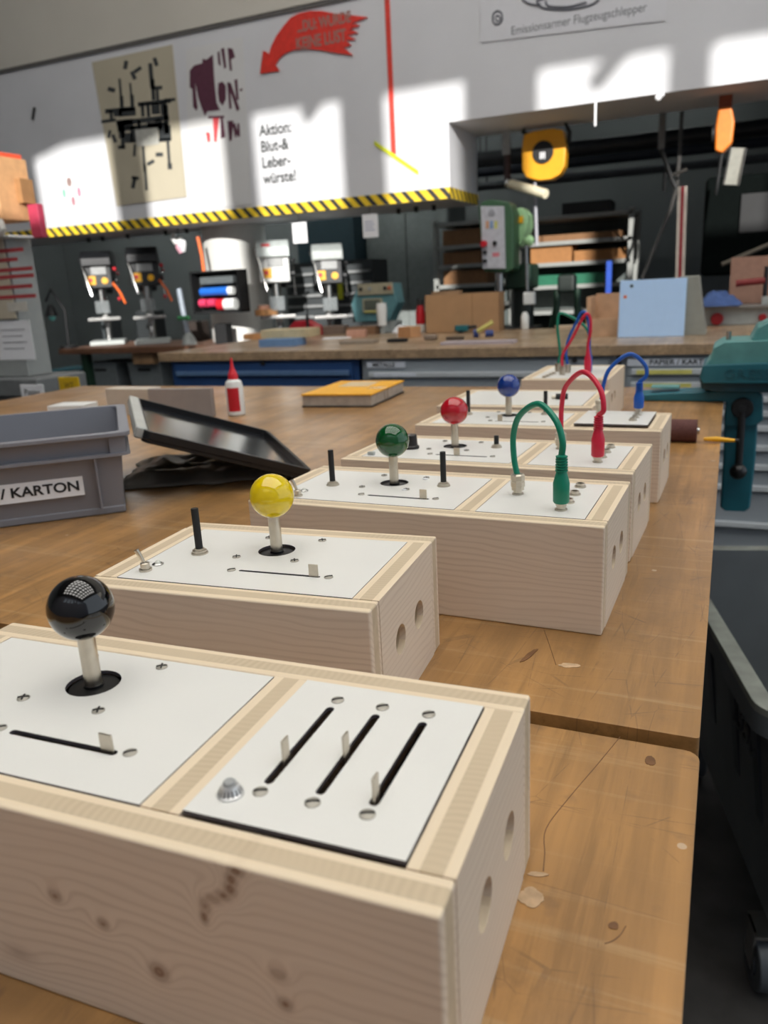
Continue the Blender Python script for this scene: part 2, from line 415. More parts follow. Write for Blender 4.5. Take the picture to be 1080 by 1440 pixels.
# unseen bars added outside the windows to cut the sun patches diagonally
def sun_cutter(name, x0, z0, x1, z1, wd):
    a = Vector((x0 + SX, -3.4, z0 + SZ)); b = Vector((x1 + SX, -3.4, z1 + SZ)); o = MB(); o.cyl(a + Vector((.16, 0, .13)), b + Vector((.16, 0, .13)), wd / 2, n=14)
    return struct(o.build(name, grey_metal))
sun_cutter('sun_cutter_2', -.42, 2.62, -.79, 2.24, .11)
sun_cutter('sun_cutter_3', -2.40, 2.50, -2.64, 2.30, .10)
sun_cutter('sun_cutter_4', -4.55, 2.46, -5.3, 2.30, .14)
sun_cutter('sun_cutter_5', -3.62, 2.46, -4.2, 2.26, .14)
# round column
col_m = mat('column_paint', (214, 214, 210), .7, var=.03)
cx_, cy_ = -3.62, 5.52
struct(MB().cyl((cx_, cy_, 0), (cx_, cy_, 3.0), .245, n=48).build('trim_6', col_m))
# ceiling lights (rows of luminous panels high above the benches)
lamp_m = bpy.data.materials.new('lamp_diffuser'); lamp_m.use_nodes = True
_b = lamp_m.node_tree.nodes['Principled BSDF']; _b.inputs['Emission Color'].default_value = (1.0, .965, .90, 1); _b.inputs['Emission Strength'].default_value = PANEL_E
def ceiling_lamp(x, y):
    t = thing('ceiling_light', 'luminous white panel light in the rows on the hall ceiling', 'ceiling light', (x, y, 5.9), 0, 'panel lights on the hall ceiling')
    MB().box(-.36, .36, -.26, .26, 0, .1).build('housing', white_pl, t)
    MB().box(-.33, .33, -.23, .23, -.012, -.002).build('diffuser', lamp_m, t)
    return t
L0 = ceiling_lamp(-3.2, -1.7)
for i in range(7):
    for j in range(7):
        if i == 0 and j == 0: continue
        r = L0.copy(); COL.objects.link(r); r.location = (-3.2 + i * 1.05, -1.7 + j * .85, 5.9)
        for ch in L0.children:
            c = ch.copy(); COL.objects.link(c); c.parent = r

# dim fill tubes, added out of sight to brighten the back room
def fill_tube(x, y, e, lb, g=None):
    t = thing('fill_tube', lb, 'ceiling light', (x, y, 2.93), 0, g); MB().box(-.62, .62, -.05, .05, 0, .07).build('housing', white_pl, t)
    m = bpy.data.materials.new('fill_tube_glow'); m.use_nodes = True; b0 = m.node_tree.nodes['Principled BSDF']; b0.inputs['Emission Color'].default_value = (.95, 1, .98, 1); b0.inputs['Emission Strength'].default_value = e
    MB().cyl((-.6, 0, -.02), (.6, 0, -.02), .019, n=12).build('tube', m, t)
for x_, e_ in ((-6.2, 48), (-4.6, 48), (-3.0, 40)): fill_tube(x_, 6.5, e_, 'added fill light on the back room ceiling behind the hazard tape beam', 'added fill lights behind the beam')
fill_tube(-.6, 7.6, 7, 'added fill light on the dark ceiling above the wide shelving')
# hazard tape
hz = bpy.data.materials.new('hazard_tape'); hz.use_nodes = True
n = hz.node_tree.nodes; l = hz.node_tree.links; b = n['Principled BSDF']; b.inputs['Roughness'].default_value = .5
tc = n.new('ShaderNodeTexCoord'); sp = n.new('ShaderNodeSeparateXYZ'); l.new(tc.outputs['Object'], sp.inputs[0])
q = math_(n, l, 'ADD', math_(n, l, 'ADD', sp.outputs[0], sp.outputs[1]), math_(n, l, 'MULTIPLY', sp.outputs[2], .9))
fr = math_(n, l, 'FRACT', math_(n, l, 'DIVIDE', q, .086))
l.new(mix_(n, l, math_(n, l, 'LESS_THAN', fr, .56), (.03, .03, .03, 1), (.80, .56, .03, 1)), b.inputs['Base Color'])
ht = MB().box(-5.6, XO + .003, 4.994, 4.9995, 1.712, 1.778).box(XO, XO + .003, 4.994, 5.6, 1.712, 1.778).build('hazard_tape', hz)
tag(ht, 'yellow and black striped warning tape along the lower edge of the white wall', 'tape')

# ------------------------------------------------------------------ wall posters and writing
WY = 4.996
def wall_poly(name, pts, m, label, cat, y=WY, th=.003, parent=None, holes=()):
    o = MB().prism(pts, holes, 0, th, None)
    ob = o.build(name, m, parent, smooth=0)
    ob.rotation_euler = (PI / 2, 0, 0); ob.location = (0, y if parent is None else y, 0)
    if label: tag(ob, label, cat)
    return ob
def wp(px, py): v = aty(px, py, 5.0); return (v.x, v.z)
# poster 1
t = thing('poster', 'beige poster with scattered black letter strokes left of the monster poster', 'poster', (0, 0, 0))
pc = [wp(130, 88), wp(243, 63), wp(263, 277), wp(165, 290)]
wall_poly('sheet', pc, mat('beige_poster_paper', (178, 170, 150), .8, var=.05, scale=3), None, None, WY, .003, t)
def pst(cx, cy, wd, hh, ang):
    """one stroke, in photo pixels of the poster"""
    a = math.radians(ang); pts = []
    for sx_, sy_ in ((-1, -1), (1, -1), (1, 1), (-1, 1)):
        x = sx_ * (wd + 1.5) / 2; y = sy_ * (hh + 1.5) / 2
        pts.append(wp(cx + x * math.cos(a) - y * math.sin(a), cy + x * math.sin(a) + y * math.cos(a)))
    return pts[::-1]
lt = MB(); S = 150 / 864
strokes = [(333, 240, 24, 60, 10), (575, 215, 22, 60, -18), (430, 280, 60, 20, -35), (395, 325, 22, 60, -25), (218, 440, 50, 26, 15),
  (540, 330, 24, 200, -5), (555, 440, 22, 160, -3), (590, 425, 70, 22, -3), (590, 480, 16, 80, -3), (290, 440, 10, 170, -5), (300, 540, 22, 90, -3), (375, 450, 8, 120, -5), (385, 530, 22, 90, -3),
  (200, 800, 16, 55, 15), (240, 835, 20, 60, -22), (310, 840, 22, 150, -2), (300, 905, 50, 20, -2), (405, 930, 12, 90, 3), (400, 1190, 22, 90, 12), (410, 1155, 50, 18, 10),
  (480, 1000, 12, 200, -4), (495, 1150, 12, 200, -4), (680, 950, 14, 180, -4), (690, 1060, 26, 40, -4), (605, 965, 50, 24, 0), (535, 1030, 55, 20, -30),
  (285, 605, 230, 28, -6), (215, 640, 18, 80, -4), (270, 640, 60, 24, -6), (195, 692, 110, 18, -8), (565, 545, 260, 26, -7), (690, 522, 80, 16, -4),
  (470, 690, 420, 34, -7), (470, 740, 400, 26, -7), (660, 680, 32, 230, -3), (650, 790, 90, 110, -4), (610, 850, 170, 20, -5), (470, 600, 20, 110, -4), (515, 600, 20, 110, -4), (575, 590, 60, 90, -4), (640, 590, 40, 100, -4), (345, 620, 130, 60, -5), (330, 720, 120, 70, -5), (300, 770, 40, 120, -3), (395, 800, 40, 130, -3), (440, 730, 20, 90, 0), (360, 830, 60, 70, -4), (540, 740, 60, 60, -3), (600, 720, 50, 80, -3)]
for (a, b_, c, d, e) in strokes: lt.prism(pst(120 + a * S, 50 + b_ * S, c * S, d * S, e), [], 0, .0012)
o = lt.build('printed_strokes', mat('poster_ink', (52, 56, 58), .7), t, smooth=0); o.rotation_euler = (PI / 2, 0, 0); o.location = (0, WY - .0032, 0)
o = MB().prism(pst(208, 193, 30, 22, -6), [], 0, .001).build('pasted_note', mat('note_paper', (172, 172, 165), .8), t, smooth=0); o.rotation_euler = (PI / 2, 0, 0); o.location = (0, WY - .0045, 0)
# poster 2
t = thing('poster', 'white poster with ragged purple and red lettering beside the beige poster', 'poster')
pc = [wp(262, 70), wp(342, 52), wp(354, 288), wp(267, 296)]
wall_poly('sheet', pc, mat('white_poster_paper', (208, 208, 208), .75, var=.03, scale=3), None, None, WY, .002, t)
purple = mat('purple_ink', (86, 44, 62), .7); redink = mat('red_ink', (200, 70, 74), .7)
S = 110 / 932
def pxpoly(pts, s, ox, oy): return [wp(ox + x * s, oy + y * s) for x, y in pts][::-1]
o = MB()
for pl in ([(150, 420), (200, 360), (300, 330), (300, 280), (350, 290), (425, 230), (445, 560), (470, 800), (510, 890), (360, 905), (330, 960), (290, 860), (250, 740), (215, 560), (225, 700), (245, 860), (230, 900), (190, 850), (180, 640), (150, 620)],):
    o.prism(pxpoly(pl, S, 250, 50), [], 0, .001)
for pl in ([(480, 200), (505, 190), (520, 370), (490, 340)], [(520, 160), (560, 150), (585, 380), (560, 400)], [(600, 150), (660, 160), (690, 260), (640, 290), (655, 420), (625, 420)],
           [(490, 570), (540, 550), (580, 600), (580, 760), (540, 840), (500, 790), (485, 690)], [(595, 560), (625, 560), (650, 870), (620, 880)], [(600, 570), (640, 570), (745, 880), (710, 905)], [(680, 530), (715, 520), (735, 780), (705, 760)], [(745, 640), (775, 630), (775, 665), (745, 665)],
           [(370, 960), (560, 955), (560, 985), (370, 990)], [(515, 980), (545, 980), (575, 1210), (520, 1230)], [(600, 1020), (670, 1015), (650, 1250), (620, 1260)], [(660, 1060), (690, 1040), (720, 1160), (690, 1230)], [(715, 1050), (740, 1050), (750, 1200), (715, 1210)]):
    o.prism(pxpoly(pl, S, 250, 50), [], 0, .001)
o = o.build('purple_lettering', purple, t, smooth=0); o.rotation_euler = (PI / 2, 0, 0); o.location = (0, WY - .0022, 0)
o = MB()
for pl in ([(425, 985), (500, 985), (480, 1150), (470, 1270), (440, 1270)], [(340, 1150), (390, 1160), (395, 1260), (365, 1280)]): o.prism(pxpoly(pl, S, 250, 50), [], 0, .001)
o = o.build('red_lettering', redink, t, smooth=0); o.rotation_euler = (PI / 2, 0, 0); o.location = (0, WY - .0024, 0)
# white counters of O
# red arrow
t = thing('arrow_sign', 'big red curved arrow sign with a ragged tail on the upper wall', 'sign')
A = [(100, 625), (125, 430), (155, 440), (175, 460), (195, 390), (240, 300), (300, 220), (360, 150), (430, 115), (520, 95), (620, 95), (720, 115), (860, 130), (1010, 148), (870, 200), (945, 215), (860, 250), (930, 280), (835, 300), (910, 335), (820, 345), (870, 385), (805, 405), (885, 470), (740, 450), (600, 425), (480, 415), (380, 425), (310, 455), (260, 500), (230, 550), (265, 600)]
o = MB().prism(pxpoly(A, 1 / 6, 350, 0), [], 0, .006).build('arrow', mat('red_board', (214, 52, 40), .55), t, smooth=0); o.rotation_euler = (PI / 2, 0, 0); o.location = (0, WY, 0)
p = aty(452, 33, 5); text('lettering', '...DU: WURDE', .085, mat('arrow_ink', (156, 112, 104), .7), t, (p.x + .02, WY - .0075, p.z), sx=.72, bold=.003)
p = aty(448, 58, 5); text('lettering', 'KEINE LUST', .095, mat('arrow_ink', (156, 112, 104), .7), t, (p.x + .02, WY - .0075, p.z), sx=.72, bold=.003)
# Aktion lettering
t = tag(text('lettering', 'Aktion:\nBlut-&\nLeber-\nwürste!', .098, mat('grey_letter_ink', (60, 63, 63), .7), None, (aty(365, 186, 5).x, WY, aty(395, 216, 5).z + .003), align='LEFT', sx=.86, spacing=1.02, bold=.002), 'grey lettering reading Aktion: Blut- & Leberwürste! on the sunlit wall', 'lettering')
# Emissionsarmer Flugzeugschlepper
t = thing('poster', 'large white sheet captioned Emissionsarmer Flugzeugschlepper at the top right', 'poster')
wall_poly('sheet', [wp(676, 60), (wp(676, 60)[0], 3.3 - .42), (-.42, 2.88), (-.42, wp(930, 30)[1])], mat('sheet_paper', (206, 207, 212), .75, var=.02), None, None, WY, .002, t)
a = aty(720, 35, 5); b_ = aty(908, 18, 5)
text('caption', 'Emissionsarmer Flugzeugschlepper', .062, mat('caption_ink', (96, 98, 106), .7), t, ((a.x + b_.x) / 2, WY - .0022, (a.z + b_.z) / 2 - .005), sx=.86)
def wl(pts, r=.006, nm='pen_stroke'): o = MB(); o.tube([Vector((wp(x, y)[0], 0, wp(x, y)[1])) for x, y in spline([(a_, c_, 0) for a_, c_ in pts], 5) for x, y in [(x, y)]] if False else [Vector((wp(v.x, v.y)[0], 0, wp(v.x, v.y)[1])) for v in spline([(x, y, 0) for x, y in pts], 5)], r, n=6); o.build(nm, mat('caption_ink', (96, 98, 106), .7), t, loc=(0, WY - .003, 0))
wl([(735, 0), (745, 6), (760, 8), (755, 2), (770, -3)]); wl([(757, 8), (770, 13), (800, 14), (830, 8), (843, 0)]); wl([(768, 2), (772, 9), (800, 10), (825, 4)])
wl([(694, 20), (700, 16), (706, 20), (706, 30), (700, 35), (694, 31), (694, 20)], .005); wl([(697, 26), (700, 22), (704, 27), (700, 31), (697, 26)], .004)
# red vertical tape, green tape, marks
a = aty(551, 0, 5); b_ = aty(554, 220, 5)
tag(MB().box(b_.x - .016, b_.x + .016, WY - .002, WY + .003, b_.z, 2.90).build('red_tape', mat('red_tape', (214, 62, 48), .6)), 'long vertical strip of red tape on the white wall', 'tape')
a = aty(527, 201, 5); b_ = aty(589, 243, 5)
o = MB(); dz_ = Vector((0, 0, .013)); y0 = WY - .005
o.add([(a.x, y0, a.z - .013), (b_.x, y0, b_.z - .013), (b_.x, y0, b_.z + .013), (a.x, y0, a.z + .013), (a.x, y0 + .002, a.z - .013), (b_.x, y0 + .002, b_.z - .013), (b_.x, y0 + .002, b_.z + .013), (a.x, y0 + .002, a.z + .013)], [(0, 1, 2, 3), (7, 6, 5, 4), (0, 4, 5, 1), (1, 5, 6, 2), (2, 6, 7, 3), (3, 7, 4, 0)])
tag(o.build('yellow_tape', mat('lime_tape', (206, 214, 40), .6), smooth=0), 'short diagonal strip of yellow green tape crossing the foot of the red tape', 'tape')
a = aty(48, 160, 5)
tag(MB().box(-.012, .012, 0, .004, -.045, .045).build('black_mark', ink, loc=(a.x, WY - .004, a.z), rot=(0, .45, 0)), 'small slanted black tape mark on the upper left wall', 'tape')
# small picture with coloured blobs
t = thing('poster', 'small sheet with four faint coloured blobs in the leftmost sun patch', 'poster')
a = aty(103, 275, 5)
MB().box(-.20, .17, -.001, .002, -.19, .22).build('sheet', paper, t, loc=(a.x, WY, a.z))
for nm, px, py, rx, rz, c in (('brown_blob', 98, 256, .026, .035, (150, 126, 122)), ('green_blob', 91, 272, .018, .035, (134, 190, 168)), ('pink_blob', 112, 270, .018, .038, (212, 130, 150)), ('mauve_blob', 104, 283, .02, .035, (176, 126, 136)), ('grey_blob', 112, 250, .012, .025, (180, 184, 180))):
    p = aty(px, py, 5); MB().prism([(rx * math.cos(q_), rz * math.sin(q_)) for q_ in [2 * PI * i / 20 for i in range(20)]], [], 0, .001).build(nm, mat(nm, c, .7), t, loc=(p.x, WY - .0015, p.z), rot=(PI / 2, 0, 0), smooth=0)
o = MB(); o.tube([Vector((aty(x, y, 5).x, 0, aty(x, y, 5).z)) for x, y in ((100, 298), (106, 302), (112, 298), (120, 306))], .006, 6); o.build('pen_line', mat('pale_ink', (196, 196, 194), .7), t, loc=(0, WY - .003, 0))
# notices hanging under the beam
for i, (x0, y0, x1, y1, lb) in enumerate(((409, 313, 432, 342, 'white notice hanging below the hazard tape, left one of two'), (508, 301, 532, 334, 'white notice hanging below the hazard tape, right one of two'))):
    a = aty((x0 + x1) / 2, y0, 4.98); b_ = aty((x0 + x1) / 2, y1, 4.98)
    t = thing('hanging_notice', lb, 'notice', (a.x, 4.98, b_.z))
    h_ = a.z - b_.z; MB().box(-.055, .055, -.001, .001, 0, h_).build('sheet', paper, t)
    for k in range(4): MB().box(-.04, .03 - .01 * (k % 2), -.002, -.001, h_ * (.3 + .12 * k), h_ * (.33 + .12 * k)).build('print_line', mat('notice_blue', (120, 130, 170), .7), t)
    MB().cyl((0, .001, h_ - .004), (0, .001, 1.72 - b_.z), .002, n=6).build('string', ink, t)

# ------------------------------------------------------------------ work tables
ZT = .9
def table(name, lb, x0, x1, y0, y1, z, th=.05, rad=.010):
    t = thing(name, lb, 'workbench', ((x0 + x1) / 2, (y0 + y1) / 2, 0), 0, None)
    hx = (x1 - x0) / 2; hy = (y1 - y0) / 2
    p = [( -hx, -hy), (hx, -hy), (hx, hy), (-hx, hy)]
    MB().prism(rrect(-hx, hx, -hy, hy, rad), [], z - th, z).build('worktop', beech_m, t, bevel=.003)
    MB().box(-hx + .06, hx - .06, -hy + .06, -hy + .09, z - th - .1, z - th).box(-hx + .06, hx - .06, hy - .09, hy - .06, z - th - .1, z - th).build('apron', wood_brown, t)
    for sx_ in (-1, 1):
        for sy_ in (-1, 1):
            a = sx_ * (hx - .10); b2 = sy_ * (hy - .10)
            MB().box(a - .035, a + .035, b2 - .035, b2 + .035, 0, z - th - .0).build('leg', wood_brown, t, bevel=.004)
    return t
table('workbench', 'worn beech workbench in the foreground carrying the box with the black ball', -2.2, 0.001, -.75, .487, .8955)
table('workbench', 'long scratched beech workbench behind the gap, carrying the other control boxes', -2.2, 0, .496, 2.25, ZT, rad=.003)
glue_m = mat('dried_glue', (198, 168, 134), .35, var=.25, scale=120, bump=.4)
def stain(px, py, z, rx, ry, rot, m, lb, nm='dried_glue'):
    p = atz(px, py, z); o = MB(); rnd = random.Random(int(px * 7 + py))
    body = []
    for i in range(48):
        a = 2 * PI * i / 48; k = .8 + .28 * noise.noise(Vector((math.cos(a) * 1.1 + px * .37, math.sin(a) * 1.1, py * .137))) + .10 * noise.noise(Vector((math.cos(a) * 4 + px, math.sin(a) * 4, py)))
        body.append((rx * k * math.cos(a), ry * k * math.sin(a)))
    hl = []
    o = o.prism(body, hl, 0, .0003).build(nm, m, loc=(p.x, p.y, z + .0001), rot=(0, 0, rot), smooth=0)
    tag(o, lb, 'stain'); return o
stain(800, 936, ZT, .011, .005, .2, glue_m, 'pale dried glue patch in front of the box with the green ball')
stain(747, 1262, .8955, .008, .008, .3, glue_m, 'pale glue smear right beside the foremost box')
stain(757, 1230, .8955, .007, .0022, .2, glue_m, 'small pale glue streak just above the glue smear by the foremost box')
dk = mat('dark_stain', (112, 76, 44), .5, var=.3, scale=60)
stain(744, 922, ZT, .003, .018, -.25, dk, 'dark slanted gouge left of the glue patch on the middle bench', 'gouge')
stain(914, 1070, .8955, .004, .007, .1, dk, 'dark oval spot near the corner of the front bench', 'stain')
stain(862, 1302, .8955, .003, .003, .4, dk, 'dark star shaped mark low on the front bench', 'stain')
for (lb, pts, z) in (('long thin curved crack across the front bench', [(872, 1036), (840, 1075), (800, 1122), (768, 1165), (766, 1200), (764, 1225)], .8955),
                     ('fine scratch running down from under the box with the green ball', [(765, 885), (772, 905), (782, 935)], ZT),
                     ('curved dark scratch ending at the star shaped mark', [(880, 1302), (872, 1315), (860, 1324), (850, 1327)], .8955)):
    q_ = [atz(x, y, z) for x, y in pts]; o = MB().tube(spline(q_, 5), .0003, 6).build('scratch', dk); tag(o, lb, 'scratch')

# ------------------------------------------------------------------ control boxes
H = .0983; TB = .019
knots = [(.225, .034, .006, .006, 1), (.1744, .058, .005, .004, .9), (.199, .0505, .004, .004, .9), (.284, .052, .005, .004, .9), (.2855, .038, .005, .005, 1), (.145, .0177, .013, .006, .5)]
knot_m = spruce('spruce_with_knots', [(350 / 1000 + a, z, rx, rz, s) for a, z, rx, rz, s in [(-.1242, .034, .0055, .0055, 1), (-.1746, .058, .0045, .004, .85), (-.1502, .0505, .004, .0035, .85), (-.0663, .0522, .005, .004, .7), (-.0645, .0384, .004, .004, .9), (-.2042, .0177, .013, .006, .45), (-.080, .096, .0042, .0030, 1), (-.0825, .0915, .0032, .0042, 1), (-.0835, .087, .0034, .0042, 1), (-.087, .083, .0042, .0030, .9), (-.092, .080, .0048, .0030, .7), (-.0962, .0755, .0032, .0052, .8), (-.0973, .070, .0024, .0042, 1)]])
def part_copy(cache, key, make, parent, loc, rotz=0):
    if key not in cache:
        o = make(); cache[key] = o; 
    else:
        o = cache[key].copy(); COL.objects.link(o)
    o.parent = parent; o.location = loc; o.rotation_euler = (0, 0, rotz); return o
CACHE = {}
def mk_screw():
    m = MB(); m.lathe([(.0034, 0), (.0034, .0004), (.0026, .0009), (.0001, .0011)], n=20)
    return m.build('screw', mat('screw_metal', (168, 164, 154), .5, .6))
def mk_slot():
    return MB().box(-.0029, .0029, -.00045, .00045, .0008, .0013).build('slot', ink)
def screw(par, x, y, z, rz=0, cross=False):
    s = part_copy(CACHE, 'screw', mk_screw, par, (x, y, z), rz)
    k = part_copy(CACHE, 'slot', mk_slot, s, (0, 0, 0), 0)
    if cross: part_copy(CACHE, 'slot', mk_slot, s, (0, 0, 0), PI / 2)
    return s
def joystick(par, x, y, z, ball_m):
    j = MB().cyl((x, y, z - .004), (x, y, z + .031), .0048, n=28).build('joystick_shaft', nickel, par)
    MB().lathe([(.0133, -.003), (.0133, -.0018), (.0055, -.0012), (.0055, 0)], (x, y, z), 36).build('dust_washer', black_pl, j)
    MB().sphere((x, y, z + .0455), .0176, 48, 28).build('ball', ball_m, j)
    return j
def tab(par, x, y, z, along='x'):
    w_ = .0038 if along == 'x' else .0006; d_ = .0006 if along == 'x' else .0030
    return MB().box(x - w_, x + w_, y - d_, y + d_, z - .006, z + (.0095 if along == 'x' else .0125)).build('slider_tab', nickel, par, bevel=.0005)
def lever(par, x, y, z, h=.037):
    l_ = MB().cyl((x, y, z), (x, y, z + h), .0030, n=20).build('knob_lever', matte_black, par, bevel=.0004)
    MB().lathe([(.0068, 0), (.0068, .0012), (.0058, .0014), (.0058, .0030), (.0040, .0036), (.0040, .0045)], (x, y, z), 6 * 4).build('nut', nickel, l_, smooth=20)
def toggle(par, x, y, z, rz=0):
    b0 = MB().lathe([(.0050, 0), (.0050, .0016), (.0036, .0018), (.0036, .006), (.0030, .0065)], (x, y, z), 6 * 4).build('toggle_switch', nickel, par)
    MB().tube([(x, y, z + .005), (x - .002, y - .001, z + .011), (x - .0045, y - .002, z + .017)], [.0012, .0016, .0021], 12).build('bat', nickel, b0)
def led(par, x, y, z):
    r_ = MB().lathe([(.0045, 0), (.0045, .0008), (.0030, .0016), (.0028, .0008)], (x, y, z), 24).build('led_bezel', steel, par)
    MB().sphere((x, y, z + .0012), .0023, 14, 8).build('led', mat('led_lens', (214, 216, 206), .15), r_)
def socket(par, x, y, z):
    s_ = MB().lathe([(.0056, 0), (.0056, .0013), (.0042, .0014), (.0042, .0040), (.0028, .0040), (.0026, .0010)], (x, y, z), 24).build('jack_socket', nickel, par)
    MB().lathe([(.0002, .0008), (.0027, .0009)], (x, y, z + .0002), 16).build('opening', ink, s_)

def shell(t, W, Dp, plates, fm=None):
    """four three ply boards, divider, base; plates = list of (x0,x1,y0,y1,dz,holes)"""
    a = MB().box(0, W, 0, TB, 0, H).build('front_board', fm or spruce_m, t, bevel=.0016); a.location = (-W, 0, 0)
    a = MB().box(0, W, 0, TB, 0, H).build('back_board', spruce_m, t, bevel=.0016); a.location = (-W, Dp - TB, 0)
    L = Dp - 2 * TB
    Ms = Matrix(((1, 0, 0, 0), (0, 0, 1, 0), (0, 1, 0, 0), (0, 0, 0, 1)))
    a = MB(); a.prism([(0, 0), (L, 0), (L, H), (0, H)][::-1], [circ(.059 - TB, .052, .0112)[::-1], circ(.104 - TB, .052, .0112)[::-1]], 0, TB, Ms)
    a = a.build('side_board', spruce_m, t, smooth=25); a.location = (0, TB, 0); a.rotation_euler = (0, 0, PI / 2)
    a = MB().box(0, L, 0, TB, 0, H).build('side_board', spruce_m, t); a.location = (-W + TB, TB, 0); a.rotation_euler = (0, 0, PI / 2)
    MB().box(-W + TB, -TB, TB, Dp - TB, .004, .010).build('base_panel', wood_dull, t)
    if len(plates) == 2:
        a = MB().box(0, L, 0, .0195, .03, H).build('divider_board', spruce_m, t); a.location = (-.1185, TB, 0); a.rotation_euler = (0, 0, PI / 2)
    out = []
    for (x0, x1, y0, y1, dz, hl) in plates:
        o = MB(); o.prism([(x0, y0), (x1, y0), (x1, y1), (x0, y1)], hl, H - .0022 + dz, H - .0001 + dz)
        o = o.build('control_plate', plate_m, t, smooth=25); out.append(o)
        o.data.materials.append(plate_edge)
        for pl in o.data.polygons:
            if abs(pl.normal.z) < .5: pl.material_index = 1
    return out
def stick_plate(t, W, c, dz=0, sx0=None, screws=True):
    """holes for the left plate of a box: joystick at c"""
    return [circ(c[0], c[1], .0150)[::-1], slot(c[0] - .006, c[0] + .060, .0458, .0498)[::-1]]
def track(par, x0, x1, y0, y1, z):
    MB().box(x0, x1, y0, y1, z - .010, z - .008).build('slider_track', dark_in, par)

def gloss(name, rgb): return mat(name, rgb, .07, var=.02, spec=.6, coat=.4)
BALL = {'black': gloss('black_ball', (8, 8, 9)), 'yellow': gloss('yellow_ball', (232, 200, 8)), 'green': gloss('green_ball', (8, 78, 34)), 'red': gloss('red_ball', (182, 16, 34)), 'blue': gloss('blue_ball', (16, 52, 132))}

def full_box(lb, loc, rz, W, Dp, ball, z0, second='jacks', fm=None, p2dz=0, joy=(-.234, .101), p2y=.0004):
    t = thing('control_box', lb, 'control box', (loc[0], loc[1], z0), rz)
    hl1 = stick_plate(t, W, joy)
    hl2 = [slot(x - .0022, x + .0022, .047, .1135)[::-1] for x in (-.0930, -.0682, -.0437)] if second == 'sliders' else []
    p = shell(t, W, Dp, [(-W + TB + .0006, -.1388, TB + .0004, Dp - TB - .0008, 0, hl1), (-.1180, -TB - .0008, TB + p2y, Dp - TB - .0004, p2dz, hl2)], fm)
    zt = H - .0001
    joystick(t, joy[0], joy[1], zt, BALL[ball])
    track(t, joy[0] - .008, joy[0] + .064, .044, .052, zt)
    MB().lathe([(.0165, -.006), (.0165, -.004)], (joy[0], joy[1], zt), 24).build('switch_plate', black_pl, t)
    for x, y in ((-.208, .128), (-.260, .076), (-.210, .077), (-.258, .128)): screw(t, x, y, zt, .5, True)
    screw(t, -.168, .050, zt, .7); screw(t, -.2475, .0485, zt, .7)
    return t, zt

# A: foremost, black ball, three sliders
A_, zt = full_box('foremost pale wooden control box with black ball joystick and three slider slots', (-.0759, .2001), math.radians(1.89), .350, .1555, 'black', .8955, 'sliders', knot_m, .0010, p2y=.0020)
tab(A_, -.1795, .048, zt)
for x, ty in ((-.0930, .065), (-.0682, .0762), (-.0437, .0513)):
    tab(A_, x, ty, zt, 'y'); track(A_, x - .004, x + .004, .044, .116, zt); screw(A_, x + .0002, .1205, zt + .001, .6); screw(A_, x + .0002, .0412, zt + .001, .4)
bt = MB().lathe([(.0058, 0), (.0058, .0008), (.0050, .0014), (.0036, .0048), (.0034, .0048)], (-.1043, .0362, zt + .001), 26).build('push_button_bezel', mat('bezel_chrome', (214, 214, 214), .3, .6), A_, smooth=15)
rb = MB()
for i in range(16):
    a_ = 2 * PI * i / 16; ca, sa = math.cos(a_), math.sin(a_)
    rb.cyl((-.1043 + .0052 * ca, .0362 + .0052 * sa, zt + .0016), (-.1043 + .0038 * ca, .0362 + .0038 * sa, zt + .0046), .00035, n=6)
rb.build('bezel_knurl', ink, bt)
MB().lathe([(.0026, .004), (.0026, .0072), (.0022, .0076)], (-.1043, .0362, zt), 20).build('push_button', mat('button_grey', (158, 160, 160), .4), bt)
# B: short box with yellow ball
B_ = thing('control_box', 'short wooden control box with yellow ball joystick and a single white plate', 'control box', (-.2001, .4188, ZT), math.radians(3.72))
WB, DB = .2300, .1600
# this box overlaps the front bench edge line: it stands wholly on the middle bench side
joyB = (-.1175, .101)
shell(B_, WB, DB, [(-WB + TB + .0006, -TB - .0006, TB - .002 + .0024, DB - TB, 0, [circ(joyB[0], joyB[1], .0150)[::-1], slot(-.1245, -.0575, .0505, .0535)[::-1]])])
joystick(B_, joyB[0], joyB[1], zt, BALL['yellow'])
MB().lathe([(.0165, -.006), (.0165, -.004)], (joyB[0], joyB[1], zt), 24).build('switch_plate', black_pl, B_)
track(B_, -.126, -.056, .048, .056, zt); tab(B_, -.0625, .052, zt)
for x, y in ((-.142, .079), (-.0905, .131), (-.0915, .080), (-.139, .129)): screw(B_, x, y, zt, .5, True)
screw(B_, -.051, .0525, zt, .7); screw(B_, -.1305, .0512, zt, .7)
lever(B_, -.1773, .0815, zt, .038); toggle(B_, -.1974, .0370, zt); led(B_, -.1957, .0505, zt)
# C: green
C_, zt = full_box('wooden control box with green ball joystick and a looped green patch cable', (-.0835, .6348), math.radians(-1.21), .352, .1600, 'green', ZT)
lever(C_, -.2950, .0767, zt, .038); lever(C_, -.1780, .1000, zt, .036); toggle(C_, -.309, .027, zt); led(C_, -.3125, .046, zt); tab(C_, -.1800, .048, zt)
for x, y in ((-.207, .1224), (-.2113, .0752)): MB().lathe([(.0032, 0), (.0030, .0006)], (x, y, zt + .0004), 16).build('white_cap', paper, C_)
